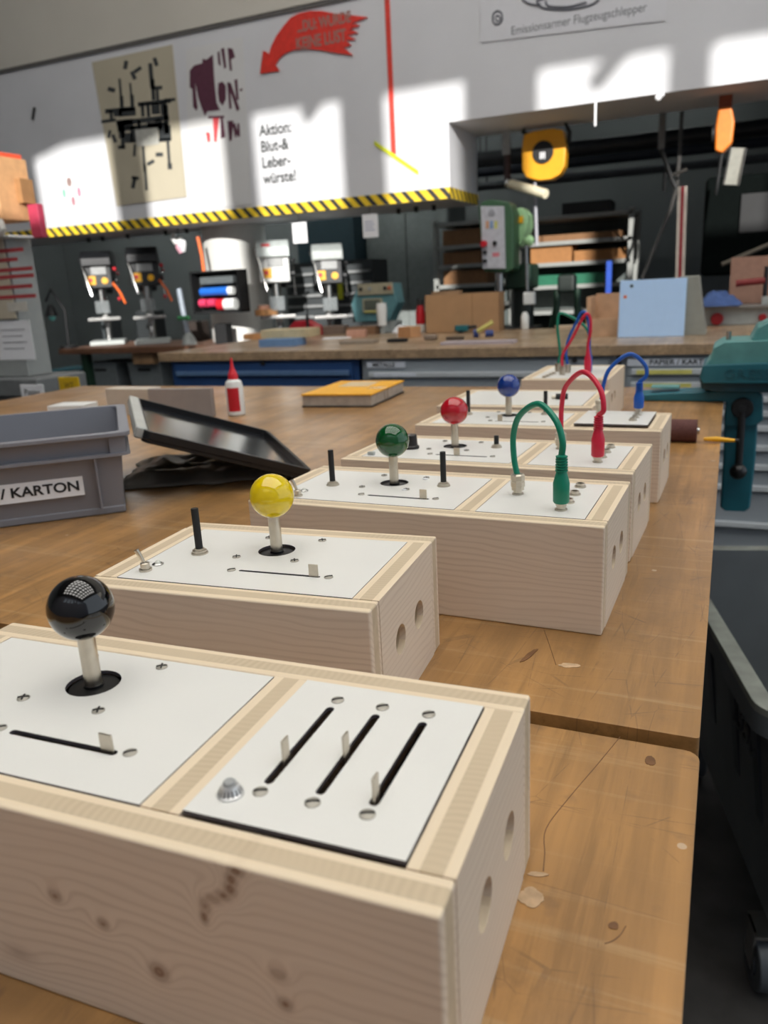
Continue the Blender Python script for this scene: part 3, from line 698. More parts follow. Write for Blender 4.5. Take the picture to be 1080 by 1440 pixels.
# D: red
DBX, zt = full_box('wooden control box with red ball joystick, round black knob and a looped red patch cable', (-.0817, .8275), math.radians(-2.07), .347, .1603, 'red', ZT)
kb = MB().lathe([(.0105, 0), (.0105, .003), (.0085, .0045), (.0078, .017), (.0070, .0178)], (-.2848, .0767, zt), 32).build('rotary_knob', black_pl, DBX, smooth=25)
MB().box(-.2852, -.2844, .0690, .0740, zt + .0179, zt + .0184).build('pointer_line', paper, kb)
lever(DBX, -.1797, .103, zt, .015); tab(DBX, -.2124, .048, zt); MB().box(-.322, -.314, .026, .031, zt, zt + .004).build('grey_button', machine_grey, DBX)
# E: blue
E_, zt = full_box('wooden control box with blue ball joystick and a looped blue patch cable', (-.0723, 1.0715), math.radians(-1.33), .350, .1500, 'blue', ZT, p2dz=.0045)
lever(E_, -.2984, .0985, zt, .038); lever(E_, -.1800, .115, zt, .036); tab(E_, -.2323, .048, zt)

# patch cables
def patch(box, lb, mname, rgb, jl, kl, path, sockets, dz=0, boot_len=.044, clr=None):
    bpy.context.view_layer.update()
    Mw = Matrix.Translation(box.location) @ Matrix.Rotation(box.rotation_euler.z, 4, 'Z')
    z0 = H + dz
    for s_ in sockets: socket(box, s_[0], s_[1], z0)
    J = Mw @ Vector((jl[0], jl[1], z0)); K = Mw @ Vector((kl[0], kl[1], z0))
    socket(box, jl[0], jl[1], z0); socket(box, kl[0], kl[1], z0)
    hx = Vector((K.x - J.x, K.y - J.y, 0)); nrm = hx.cross(Vector((0, 0, 1))).normalized()
    pts = []
    for px, py in path:
        d = ray(px, py); tt = (J - CAM).dot(nrm) / d.dot(nrm); pts.append(CAM + d * tt)
    t = thing('patch_cable', lb, 'cable', J, 0)
    cm = mat(mname, rgb, .4, var=.03)
    Kt = K + Vector((0, 0, .0065 + boot_len))
    full = spline([J + Vector((0, 0, .017))] + pts + [Kt, Kt - Vector((0, 0, .006))], 8)
    MB().tube([p - J for p in full], .0029, 16).build('cable', cm, t)
    # threaded connector on the left jack
    MB().lathe([(.0062, .0045), (.0062, .0075), (.0070, .008), (.0070, .0125), (.0064, .013), (.0070, .0142), (.0070, .019), (.0056, .0205), (.0032, .0205)], (0, 0, 0), 8, None).build('metal_connector', nickel, t, smooth=20)
    kk = K - J
    # boot with strain relief ribs
    L_ = boot_len
    pr = [(.0062, .0065), (.0072, .008), (.0074, .0065 + L_ * .42), (.0050, .0065 + L_ * .62), (.0046, .0065 + L_ * .66)]
    zz = .0065 + L_ * .66
    for i in range(6):
        st = L_ * .34 / 6; r1 = .0056 - i * .00008
        pr += [(.0042, zz + i * st), (r1, zz + i * st + .0002), (r1, zz + i * st + st * .55), (.0042, zz + i * st + st * .6)]
    pr.append((.0030, .0065 + L_))
    MB().lathe(pr, kk, 24).build('plug_boot', cm, t, smooth=40)
    MB().lathe([(.0050, .0042), (.0050, .0068)], kk, 20).build('plug_collar', nickel, t)
    return t
patch(C_, 'green patch cable looped between two sockets of the box with the green ball', 'green_cable', (0, 128, 100), (-.0963, .0862), (-.0450, .0425), [(723, 645), (722, 612), (731, 584), (757, 568), (781, 590), (791, 620)], [(-.0435, .0680), (-.0435, .0965), (-.0440, .127)])
patch(DBX, 'red patch cable looped between two sockets of the box with the red ball', 'red_cable', (206, 30, 62), (-.1010, .1100), (-.0450, .0470), [(789, 600), (790, 570), (796, 543), (820, 523), (843, 545), (849, 575)], [(-.0445, .072), (-.0445, .100), (-.0445, .128)], boot_len=.046)
patch(E_, 'blue patch cable looped between two sockets of the box with the blue ball', 'blue_cable', (16, 84, 176), (-.0980, .1100), (-.0440, .1200), [(846, 560), (849, 540), (858, 518), (885, 498), (906, 512), (909, 528)], [(-.043, .052), (-.0425, .075), (-.0422, .098)], dz=.0045, boot_len=.038)

# F and G: two more boxes further back
Fb = thing('control_box', 'low wooden box behind the blue ball joystick, black switch lying on its plate', 'control box', (-.190, 1.262, ZT), 0)
shell(Fb, .262, .205, [(-.262 + TB, -TB - .001, TB, .205 - TB, 0, [])])
MB().cyl((-.075, .085, H + .005), (-.055, .088, H + .005), .005, n=16).build('rocker_switch', matte_black, Fb, bevel=.001)
MB().cyl((-.082, .083, H + .004), (-.075, .085, H + .004), .003, n=12).build('metal_pin', nickel, Fb)
Gb = thing('control_box', 'rearmost wooden box with a bunch of green, red and blue cables', 'control box', (-.214, 1.622, ZT), 0)
shell(Gb, .178, .270, [(-.178 + TB, -TB, TB, .27 - TB, 0, [])])
def bundle_pt(cx, cy, y): return aty(680 + cx * .3704, 240 + cy * .3704, y)
GZ = ZT + H
for k, (cn, rgb, path, yb, lb) in enumerate((
    ('green_cable', (0, 128, 100), [(290, 690), (281, 600), (285, 548), (310, 545), (370, 578), (400, 620)], 1.76, 'green patch cable arching over the rearmost wooden box'),
    ('red_cable', (206, 30, 62), [(300, 700), (335, 640), (385, 548), (405, 560), (406, 610), (397, 655)], 1.70, 'red patch cable arching over the rearmost wooden box'),
    ('blue_cable', (16, 84, 176), [(313, 690), (322, 640), (350, 580), (375, 536), (395, 556), (402, 630)], 1.74, 'blue patch cable arching over the rearmost wooden box'))):
    pts = [bundle_pt(x, y, yb) for x, y in path]
    J = Vector((pts[0].x + (-.004, .0, .004)[k], yb, GZ)); e = pts[-1]; K = Vector((e.x, yb, GZ))
    t = thing('patch_cable', lb, 'cable', J)
    MB().tube([p - J for p in spline([J + Vector((0, 0, .015))] + pts + [K + Vector((0, 0, .045))], 6)], .003, 12).build('cable', mat(cn, rgb), t)
    MB().lathe([(.006, .0005), (.006, .004), (.0066, .005), (.0066, .018), (.0035, .019)], (0, 0, 0), 8).build('metal_connector', nickel, t, smooth=20)
    MB().lathe([(.0055, .0005), (.0072, .006), (.0074, .030), (.0045, .045), (.0032, .055)], K - J, 20).build('plug_boot', mat(cn, rgb), t)
for i in range(4): socket(Gb, -.135 + i * .002, .02 + i * .022 + .01, H)

# ------------------------------------------------------------------ things on the middle bench
# crate, front edge turned about 42 degrees
def crate(t, W, Dp, h, m, wall=.003):
    """x -W..0, y 0..Dp at the rim; base drawn in"""
    i = .022
    o = MB()
    # outer and inner skins
    def ring(x0, x1, y0, y1, z): return [(x0, y0, z), (x1, y0, z), (x1, y1, z), (x0, y1, z)]
    def skin(a, b, flip):
        f = [(k, (k + 1) % 4, (k + 1) % 4 + 4, k + 4) for k in range(4)]
        o.add(a + b, [q_[::-1] for q_ in f] if flip else f)
    A0 = ring(-W + i, -i, i, Dp - i, .006); A1 = ring(-W + .012, -.012, .012, Dp - .012, h)
    B0 = ring(-W + i + wall, -i - wall, i + wall, Dp - i - wall, .01); B1 = ring(-W + .015, -.015, .015, Dp - .015, h)
    skin(A0, A1, False); skin(B0, B1, True); o.add(A0, [(3, 2, 1, 0)]); o.add(B0, [(0, 1, 2, 3)])
    b = o.build('body', m, t, smooth=25)
    fr = MB(); fr.prism(rrect(-W, 0, 0, Dp, .015), [rrect(-W + .015, -.015, .015, Dp - .015, .01)[::-1]], h - .006, h)
    fr.build('rim', m, t, bevel=.001)
    fr = MB(); fr.prism(rrect(-W + .003, -.003, .003, Dp - .003, .013), [rrect(-W + .014, -.014, .014, Dp - .014, .01)[::-1]], h - .034, h - .030)
    fr.build('lower_flange', m, t)
    fr = MB(); fr.box(-W + .02, -.02, .02, Dp - .02, 0, .012); fr.build('foot', m, t, bevel=.003)
    for x in (-.052, -W + .052):
        MB().box(x - .0012, x + .0012, .006, .022, .012, h - .032).build('rib', m, t)
    for x in (-.018, -W + .018):
        r_ = MB(); r_.prism([(x - .012, .008), (x + .010, .008), (x + .010, .024), (x - .012, .024)], [], h - .034, h - .006).build('corner_block', m, t)
    return t
ez = Vector((.74, .67, 0)).normalized(); rzc = math.atan2(ez.y, ez.x)
Cr = thing('storage_crate', 'open grey plastic crate labelled R / KARTON at the left edge', 'crate', (-.766, .857, ZT), rzc)
crate(Cr, .42, .325, .121, crate_m)
lbp = MB().box(-.40, -.0725, -.0015, 0, -.0135, .0135).build('label_strip', paper, Cr, loc=(0, .0165, .048), rot=(math.radians(-7), 0, 0))
text('label_text', 'PAPIER / KARTON', .0190, ink, lbp, (-.0775, -.0019, 0), align='RIGHT', sx=1.16, bold=.0005)
# lid: shallow black tray leaning on the crate rim
q0, q1, q2, q3 = Vector((-.800, .880, 1.009)), Vector((-.628, 1.066, .918)), Vector((-.846, 1.335, .918)), Vector((-1.040, 1.185, 1.009))
Lx = ((q1 - q0) + (q2 - q3)).normalized(); Ly = ((q3 - q0) + (q2 - q1)); Ly = (Ly - Lx * Ly.dot(Lx)).normalized(); Lz = Lx.cross(Ly)
cen = (q0 + q1 + q2 + q3) / 4; hw = (((q1 - q0).length + (q2 - q3).length) / 4); hd = ((q3 - q0).length + (q2 - q1).length) / 4
lid_m = mat('black_tray_plastic', (30, 32, 36), .13, var=.2, scale=7)
lid = thing('crate_lid', 'black plastic tray lid leaning from the grey crate onto the bench', 'lid', cen + Vector((.012, .010, .002)))
lid.rotation_euler = Matrix((Lx, Ly, Lz)).transposed().to_euler()
MB().box(-hw, hw, -hd, hd, -.008, -.005).build('panel', lid_m, lid)
fr = MB(); fr.prism(rrect(-hw, hw, -hd, hd, .012), [rrect(-hw + .008, hw - .008, -hd + .008, hd - .008, .008)[::-1]], -.012, .006); fr.build('rim', mat('tray_rim', (24, 25, 28), .4), lid, bevel=.0015)
MB().box(-hw - .012, -hw + .006, -hd + .01, hd - .01, -.010, .008).build('hinge_strip', mat('pale_grey_plastic', (186, 188, 184), .35), lid, bevel=.003)
# dark crumpled plastic under the lid
bm_ = MB(); NX, NY = 30, 22; vs = []; fs = []
for j in range(NY):
    for i in range(NX):
        u_, v_ = i / (NX - 1), j / (NY - 1); e_ = min(u_, 1 - u_, v_, 1 - v_)
        x = -.14 + .28 * u_ + .012 * noise.noise(Vector((v_ * 6, 3, 0))); y = -.11 + .22 * v_ + .012 * noise.noise(Vector((u_ * 6, 8, 0)))
        z = .0015 + min(1, e_ * 8) * (.012 + .011 * noise.noise(Vector((u_ * 7, v_ * 7, 1))) + .007 * abs(noise.noise(Vector((u_ * 17, v_ * 17, 4)))))
        vs.append((x, y, z))
for j in range(NY - 1):
    for i in range(NX - 1):
        a = j * NX + i; fs.append((a, a + 1, a + NX + 1, a + NX))
bm_.add(vs, fs); o = bm_.build('plastic_bag', mat('crumpled_grey_film', (118, 114, 106), .4, var=.35, scale=18), smooth=60)
so_ = o.modifiers.new('thick', 'SOLIDIFY'); so_.thickness = .001; so_.offset = 1
o.location = (-.835, 1.12, ZT); o.rotation_euler = (0, 0, .5); tag(o, 'crumpled dark plastic film lying under the black lid', 'plastic bag')
# pale boards behind the crate
def board_block(lb, cat, a, b_, y0, z1, depth, m, nm='wood_board', rz=0):
    xa = (a + b_) / 2; w_ = (b_ - a)
    o = MB().box(-w_ / 2, w_ / 2, 0, depth, 0, z1).build(nm, m, bevel=.0015); o.location = (xa, y0, ZT); o.rotation_euler = (0, 0, rz)
    return tag(o, lb, cat)
board_block('pale wooden box standing behind the crate and the black lid', 'box', -1.55, -1.40, 1.66, .070, .05, mat('pale_board', (206, 196, 182), .6, var=.05), 'wooden_box', 0)
board_block('grey cardboard panel standing between the pale box and the glue bottle', 'panel', -1.395, -1.205, 1.655, .072, .015, mat('grey_board', (158, 150, 146), .8, var=.06), 'cardboard_sheet', .08)
board_block('small white dish lying behind the back rim of the crate', 'dish', -1.76, -1.65, 1.66, .022, .08, white_pl, 'plastic_dish', .2)
# glue bottle
gb = thing('glue_bottle', 'white glue bottle with red cap, nozzle and red label', 'bottle', (-1.152, 1.69, ZT))
MB().lathe([(.020, 0), (.0225, .003), (.0225, .075), (.020, .086), (.012, .092), (.011, .094)], (0, 0, 0), 28).build('bottle', white_pl, gb)
lb_ = MB(); n_ = 16; R0 = .0229
vs = [(R0 * math.sin(a), -R0 * math.cos(a), z) for z in (.012, .072) for a in [-.35 + 1.45 * i / n_ for i in range(n_ + 1)]]
lb_.add(vs, [(i, i + 1, i + n_ + 2, i + n_ + 1) for i in range(n_)]).build('label', red_m, gb)
MB().lathe([(.0125, .092), (.0125, .104), (.010, .108), (.0045, .122), (.0035, .136), (.0028, .146)], (0, 0, 0), 20).build('cap', mat('red_cap', (214, 34, 48), .35), gb)
# yellow book
bk = thing('book', 'thick book with yellow cover and elastic band lying on the bench', 'book', (-1.035, 1.825, ZT), .08)
MB().box(0, .200, 0, .285, 0, .004).build('back_cover', matte_black, bk, bevel=.001)
MB().box(.002, .197, .003, .282, .004, .031).build('pages', mat('page_block', (176, 166, 154), .8, var=.15, scale=60), bk)
MB().box(0, .200, 0, .285, .031, .035).build('front_cover', mat('yellow_cover', (242, 176, 30), .5, var=.05), bk, bevel=.001)
MB().box(.045, .135, .15, .26, .0350, .0354).build('cover_label', mat('cover_label', (214, 190, 150), .6), bk)
for y in (.10, .125):
    MB().tube([(.2012, y, .002), (.2015, y, .034), (.19, y + .002, .0362), (.15, y + .006, .0358)], .0008, 6).build('spiral_wire', steel, bk)
# sanding sleeve and yellow pen
ss = thing('sanding_roller', 'brown sanding roller lying against the box with the blue ball', 'roller', (-.062, 1.502, ZT + .0205), 0)
MB().cyl((-.030, 0, 0), (.022, 0, 0), .0205, n=40).build('sleeve', mat('abrasive_brown', (92, 56, 52), .85, var=.2, scale=300), ss, bevel=.0015)
MB().cyl((.020, 0, 0), (.026, 0, 0), .006, n=20).build('spindle', steel, ss)
yp = atz(1012, 615, ZT)
yb = thing('paint_brush', 'thin yellow handle lying beside the sanding roller', 'brush', (-.028, 1.502, ZT + .0055), -.10)
MB().tube([(0, 0, 0), (.02, 0, .001), (.045, 0, .0), (.052, 0, 0)], [.0032, .005, .0036, .003], 12).build('handle', yellow_m, yb)
MB().cyl((.052, 0, 0), (.058, 0, 0), .0034, n=12).build('tip', matte_black, yb)

# ------------------------------------------------------------------ teal vice on the right rear corner
VZ = 0
vc = thing('bench_vice', 'teal bench vice with swivel arm and black crank on the right end of the bench', 'vice', (0, 2.0, ZT))
def P2(px, py, y=2.05): v = aty(px, py, y); return (v.x, v.z - ZT)
def vslab(nm, pts, y0, y1, m, bev=.003):
    o = MB(); o.prism([P2(x, y) for x, y in pts][::-1], [], y0 - 2.0, y1 - 2.0, M_xz)
    return o.build(nm, m, vc, bevel=bev)
def arm_pts():
    pp = [P2(x, y) for x, y in [(898, 551), (940, 548), (1000, 546), (1062, 545), (1072, 552), (1072, 585), (1062, 592)]]
    return pp + [(.006, P2(1016, 592)[1]), (.006, .0008), (pp[0][0], .0008)]
MB().prism(arm_pts()[::-1], [], -.01, .08, M_xz).build('clamp_arm', teal_m, vc, bevel=.003)
MB().box(-.165, -.10, .01, .06, .028, .032).build('worn_plate', teal_worn, vc, bevel=.001)
vslab('swivel_leg', [(1019, 575), (1066, 575), (1062, 640), (1054, 708), (1048, 712), (1018, 711), (1013, 705), (1017, 640)], 2.00, 2.10, teal_m, .006)
vslab('slide_base', [(985, 522), (1090, 522), (1090, 545), (1006, 544), (988, 540)], 1.96, 2.16, mat('dark_teal', (18, 60, 70), .4, var=.15), .003)
vslab('slide_body', [(990, 508), (1100, 504), (1100, 532), (990, 532), (986, 524)], 1.95, 2.15, teal_m, .003)
vslab('jaw_body', [(1000, 500), (1004, 485), (1018, 477), (1100, 474), (1100, 506), (992, 510)], 1.965, 2.14, teal_worn, .004)
vslab('rear_jaw', [(1055, 476), (1064, 458), (1080, 450), (1100, 446), (1100, 480)], 1.99, 2.12, teal_worn, .005)
p = P2(1052, 519); text('embossed_name', 'GRESSEL', .030, mat('teal_emboss', (30, 92, 104), .4), vc, (p[0] + .015, -.052, p[1]), sx=1.2, depth=.001)
p = P2(1025, 470); MB().cyl((p[0], .03, p[1] - .02), (p[0], .03, p[1] + .008), .0055, n=14).build('set_screw', steel, vc)
p = P2(995, 551); MB().cyl((p[0], .05, p[1] - .006), (p[0], .05, p[1] + .006), .014, n=20).build('bolt', steel, vc)
p = P2(1044, 574, 1.98); q_ = P2(1038, 663, 1.97)
cr = MB().cyl((p[0], -.004, p[1]), (p[0], -.026, p[1]), .0235, n=32).build('crank_hub', matte_black, vc, bevel=.003)
MB().tube([(p[0], -.020, p[1]), (q_[0], -.024, q_[1])], .0085, 14).build('crank_bar', matte_black, cr)
MB().sphere((q_[0], -.03, q_[1]), .019, 24, 14).build('crank_knob', black_pl, cr)
MB().cyl((p[0], -.026, p[1]), (p[0], -.030, p[1]), .009, n=20).build('hub_bolt', machine_black, cr)

# ------------------------------------------------------------------ rolling bin
bn = thing('rolling_bin', 'large grey plastic rolling bin with raised 1350 marking right of the benches', 'bin', (.090, 1.165, 0), math.radians(14))
BW, BD, BH = .62, .76, .56
MBn = MB()
def rg(x0, x1, y0, y1, z): return [(x0, y0, z), (x1, y0, z), (x1, y1, z), (x0, y1, z)]
f4 = [(k, (k + 1) % 4, (k + 1) % 4 + 4, k + 4) for k in range(4)]
a0, a1 = rg(.055, BW - .055, .05, BD - .05, .125), rg(.012, BW - .012, .012, BD - .012, BH)
b0, b1 = rg(.060, BW - .060, .055, BD - .055, .135), rg(.018, BW - .018, .018, BD - .018, BH)
MBn.add(a0 + a1, f4); MBn.add(a0, [(3, 2, 1, 0)]); MBn.add(b0 + b1, [q_[::-1] for q_ in f4]); MBn.add(b0, [(0, 1, 2, 3)])
MBn.build('body', bin_m, bn, smooth=25)
o = MB(); o.prism(rrect(-.012, BW + .012, -.012, BD + .012, .05, 6), [rrect(.018, BW - .018, .018, BD - .018, .04, 6)[::-1]], BH - .012, BH + .002); o.build('rim', bin_rim, bn, bevel=.003)
o = MB(); o.prism(rrect(-.012, BW + .012, -.012, BD + .012, .05, 6), [rrect(-.006, BW + .006, -.006, BD + .006, .045, 6)[::-1]], BH - .045, BH - .010); o.build('rim_skirt', bin_m, bn)
for y in (.08, .22, .40, .58):
    o = MB(); o.add([(.004, y, BH - .012), (.004, y + .035, BH - .012), (.036, y + .035, .30), (.036, y, .30), (.02, y, BH - .012), (.02, y + .035, BH - .012), (.045, y + .035, .30), (.045, y, .30)],
                    [(3, 2, 1, 0), (4, 5, 6, 7), (0, 1, 5, 4), (1, 2, 6, 5), (2, 3, 7, 6), (3, 0, 4, 7)]); o.build('rib', mat('bin_rib', (70, 76, 84), .5), bn, smooth=0)
tl = math.atan2(.043, BH - .125)
t_ = text('embossed_number', '1350', .075, mat('bin_emboss', (74, 80, 84), .5), bn, (.0225, .33, .42), (PI / 2, 0, -PI / 2), depth=.002)
t_.rotation_euler = Matrix.Rotation(-PI / 2, 3, 'Z').to_4x4().to_euler() ; t_.matrix_local = Matrix.Translation((.0200, .165, .44)) @ Matrix.Rotation(-PI / 2, 4, 'Z') @ Matrix.Rotation(PI / 2 - tl * 0, 4, 'X') @ Matrix.Rotation(-tl, 4, 'X')
for x, y in ((.045, .055), (BW - .08, .08), (.07, BD - .09), (BW - .08, BD - .09)):
    c_ = MB().cyl((x - .014, y, .05), (x + .014, y, .05), .050, n=32).build('caster_wheel', mat('wheel_rubber', (86, 92, 96), .5), bn, bevel=.004)
    MB().cyl((x - .018, y, .05), (x + .018, y, .05), .026, n=24).build('hub', mat('wheel_hub', (60, 66, 72), .4), c_)
    MB().box(x - .02, x - .016, y - .02, y + .02, .045, .125).box(x + .016, x + .02, y - .02, y + .02, .045, .125).box(x - .02, x + .02, y - .03, y + .03, .118, .125).build('fork', steel, c_)
# contents: clear film and blue bag over the rim
def crumple(nm, lb, cat, c, rx, ry, h, m, seed=0, n_=40):
    vs = []; fs = []
    for j in range(n_ + 1):
        for i in range(n_):
            a = 2 * PI * i / n_; k = j / n_
            dv = Vector((math.cos(a) * k, math.sin(a) * k, seed)); no = noise.noise(dv * 3.1) * .5 + noise.noise(dv * 8) * .25
            r = k * (1 + .25 * noise.noise(Vector((math.cos(a) * 2, math.sin(a) * 2, seed))))
            z = h * ((1 - k * k) * (.7 + .6 * no)) + .002
            vs.append((rx * r * math.cos(a), ry * r * math.sin(a), max(.001, z)))
    for j in range(n_):
        for i in range(n_):
            k = (i + 1) % n_; fs.append((j * n_ + i, j * n_ + k, (j + 1) * n_ + k, (j + 1) * n_ + i)[::-1])
    fs.append(tuple(n_ * n_ + i for i in range(n_))[::-1])
    o = MB().add(vs, fs).build(nm, m, smooth=70); o.location = c
    return tag(o, lb, cat)
crumple('plastic_film', 'crumpled clear plastic film heaped inside the rolling bin', 'plastic film', (.30, 1.52, .15), .19, .22, .32, mat('clear_film', (176, 176, 182), .12, var=.3, scale=40, coat=.6), 3)
bb = MB(); vs = []; fs = []; NN = 16
for j in range(NN):
    for i in range(NN):
        u_, v_ = i / (NN - 1), j / (NN - 1)
        vs.append((.02 + .16 * u_, -.018 - .010 * abs(noise.noise(Vector((u_ * 5, v_ * 3, 2)))) - .012 * math.sin(v_ * 2.4), -.02 - v_ * (.16 + .03 * noise.noise(Vector((u_ * 4, 0, 5))))))
for j in range(NN - 1):
    for i in range(NN - 1): a = j * NN + i; fs.append((a, a + NN, a + NN + 1, a + 1))
o = bb.add(vs, fs).build('bin_bag', mat('blue_grey_film', (126, 134, 164), .3, var=.1), smooth=60); s_ = o.modifiers.new('thick', 'SOLIDIFY'); s_.thickness = .0015
o.location = (.090 - .0, 1.165, BH); o.rotation_euler = (0, 0, math.radians(14)); tag(o, 'blue grey bag edge hanging over the near rim of the rolling bin', 'bag')

# ------------------------------------------------------------------ far bench with drawer cabinets
YB, ZB = 3.50, .912
fb = thing('long_bench', 'long far bench with brown wooden top on drawer cabinets', 'workbench', (-.3, 4.2, 0))
MB().box(-2.56, 2.6, YB - 4.2, .60, ZB - .045, ZB).build('worktop', beech_far, fb, bevel=.003)
MB().box(-2.5, 2.5, .50, .56, 0, ZB - .045).build('rear_panel', machine_black, fb)
def cabinet(lb, x0, x1, bm_, hm_, handles, zt_, labels):
    t = thing('drawer_cabinet', lb, 'cabinet', ((x0 + x1) / 2, YB + .02, 0)); w_ = (x1 - x0) / 2
    MB().box(-w_, w_, .012, .55, .02, zt_).build('body', bm_, t, bevel=.002)
    zs = sorted(handles, reverse=True)
    tops = [zt_ - .012] + [z - .018 for z in zs[:-1]]
    for i, z in enumerate(zs):
        top = tops[i] - .002; bot = z - .016
        d = MB().box(-w_ + .03, w_ - .03, -.004, .012, bot, top).build('drawer', bm_, t, bevel=.0015)
        MB().box(-w_ + .045, w_ - .045, -.022, -.004, z - .012, z + .012).build('handle', hm_, d, bevel=.003)
        for (k, lx, lw, c_) in labels:
            if k == i: MB().box(lx - lw / 2, lx + lw / 2, -.0232, -.022, z - .009, z + .009).build('drawer_label', c_, d)
    return t
yl = mat('yellow_label', (206, 202, 110), .6); wl_ = mat('white_label', (206, 212, 222), .6)
hs = [.798, .742, .685, .625, .565, .483, .402, .312, .150]
cb = cabinet('blue drawer cabinet under the left end of the far bench', -2.80, -1.665, blue_metal, blue_handle, [.80, .70, .60, .48, .34, .2], ZB - .046, [(0, -.38, .2, blue_handle), (1, -.36, .18, mat('red_label', (206, 90, 96), .6)), (2, -.25, .12, mat('red_label', (206, 90, 96), .6))])
cm_ = cabinet('light grey drawer cabinet labelled METALLE in the middle of the far bench', -1.645, -.435, grey_metal, grey_handle, [.79, .69, .60, .48, .34, .2], ZB - .046, [(0, -.42, .22, wl_), (1, -.20, .34, wl_)])
cg = cabinet('light grey drawer cabinet labelled PAPIER / KARTON / HOLZ behind the vice', -.415, .70, grey_metal, grey_handle, hs, ZB - .046, [(0, -.38, .22, yl), (1, -.38, .22, yl)])
lp = MB().box(-.53, .05, -.012, -.0045, .823, .851).build('title_strip', wl_, cg); text('title_text', 'PAPIER / KARTON / HOLZ', .030, ink, lp, (-.25, -.0124, .837), sx=1.10, bold=.0006)
lp = MB().box(-.57, -.37, -.012, -.0045, .823, .851).build('title_strip', wl_, cm_); text('title_text', 'METALLE', .028, ink, lp, (-.48, -.0124, .837), sx=1.05, bold=.0006)
MB().cyl((.43, -.012, .85), (.43, 0, .85), .012, n=16).build('lock', ink, cm_)
MB().cyl((.03, -.012, .85), (.03, 0, .85), .012, n=16).build('lock', ink, cb)
MB().box(.42, .50, -.026, -.022, .17, .21).build('card_holder', grey_handle, cg)

# ------------------------------------------------------------------ things standing on the far bench
def on(px, py, z=ZB): return atz(px, py, z)
def bx(nm, lb, cat, c, w_, d_, h_, m, rz=0, z=ZB, bev=.0015):
    o = MB().box(-w_ / 2, w_ / 2, -d_ / 2, d_ / 2, 0, h_).build(nm, m, bevel=bev); o.location = (c[0], c[1], z); o.rotation_euler = (0, 0, rz)
    return tag(o, lb, cat)
# cardboard box with flaps line
t = thing('cardboard_box', 'open cardboard box standing on the far bench below the green machine', 'box', (-1.475, 4.62, ZB), math.radians(7))
MB().box(-.225, .225, 0, .005, 0, .225).box(-.225, .225, .215, .22, 0, .225).box(-.225, -.22, 0, .22, 0, .225).box(.22, .225, 0, .22, 0, .225).box(-.22, .22, 0, .22, 0, .005).build('body', cardboard, t)
MB().box(.06, .066, -.0008, 0, 0, .225).build('seam', mat('tape_brown', (150, 112, 74), .5), t)
t2 = MB().box(-.19, -.02, .04, .14, .15, .245).build('wood_offcut', wood_dull); t2.location = (-1.475, 4.62, ZB); t2.rotation_euler = (0, 0, math.radians(7)); tag(t2, 'pale wood offcut sticking out of the cardboard box', 'wood')
# blue light plate leaning on grey wedge
sh = thing('plastic_sheet', 'pale blue plastic plate with a dark and an orange hole leaning on the far bench', 'panel', (-.335, 3.93, ZB))
bp_m = mat('pale_blue_plastic', (184, 216, 254), .35, var=.02)
MB().box(-.148, .148, -.002, .003, 0, .262).build('plate', bp_m, sh, bevel=.002, rot=(math.radians(-8), 0, 0))
for x, z, m_ in ((-.095, .235, ink), (-.122, .187, orange_m)):
    MB().cyl((x, -.0032, z), (x, -.0015, z), .0075, n=18).build('hole_ring', m_, sh, rot=(math.radians(-8), 0, 0))
t = MB(); t.prism([(-.045, 0), (.065, 0), (.02, .265), (-.06, .265)][::-1], [], -.0, .19, M_xz)
o = t.build('grey_wedge', mat('warm_grey_plastic', (150, 152, 144), .6, var=.06), bevel=.003); o.location = (-.16, 3.97, ZB); tag(o, 'warm grey wedge shaped housing behind the pale blue plate', 'housing')
# wooden jig left of the plate
jig_wood = mat('jig_wood', (206, 168, 134), .6, var=.2, scale=12)
t = thing('wooden_jig', 'wooden corner jig with a tall upright beside the pale blue plate', 'jig', (-.60, 4.15, ZB))
MB().box(-.05, -.03, -.10, .10, 0, .19).build('upright', jig_wood, t); MB().box(-.03, .24, .07, .10, .02, .20).build('back_board', jig_wood, t)
MB().box(-.05, .20, -.14, -.11, 0, .085).build('front_rail', jig_wood, t, rot=(0, 0, .25)); MB().box(-.03, .10, -.08, .06, 0, .02).build('base', jig_wood, t)
t = bx('wooden_sheet', 'pale flat board lying on the far bench left of the wooden jig', 'board', on(806, 461), .20, .14, .015, mat('pale_ply', (206, 184, 156), .6), .3)
# saw table
t = thing('table_saw', 'light grey bench saw with red knobs behind the pale blue plate', 'saw', (.10, 4.75, ZB))
MB().box(-.30, .45, -.1, .35, 0, .085).build('base', machine_grey, t, bevel=.004); MB().box(-.33, .47, -.13, .38, .085, .10).build('table', mat('saw_table', (152, 150, 146), .35, .6), t, bevel=.002)
for x in (-.16, .06): MB().cyl((x, -.13, .035), (x, -.10, .035), .032 if x < 0 else .02, n=20).build('knob', mat('dark_red_knob', (150, 26, 34), .4), t, bevel=.004)
MB().box(.05, .11, -.10, -.03, .10, .14).build('fence_block', machine_grey, t, bevel=.003)
crumple('cloth', 'crumpled blue cloth lying on the bench saw', 'cloth', (-.06, 4.66, ZB + .101), .12, .10, .10, mat('blue_cloth', (72, 96, 148), .9, var=.25, scale=30), 9, 30)
t = bx('cardboard_box', 'pinkish cardboard box behind the bench saw at the right edge', 'box', (.19, 4.96, 0), .40, .2, .245, mat('pink_cardboard', (166, 128, 110), .8), 0, ZB + .101)
o = MB().cyl((0, 0, 0), (.14, 0, .01), .018, n=16).build('red_grip', mat('dull_red_grip', (128, 34, 34), .5)); o.location = (.02, 4.74, ZB + .21); tag(o, 'dull red machine handle in front of the pinkish cardboard box', 'handle')
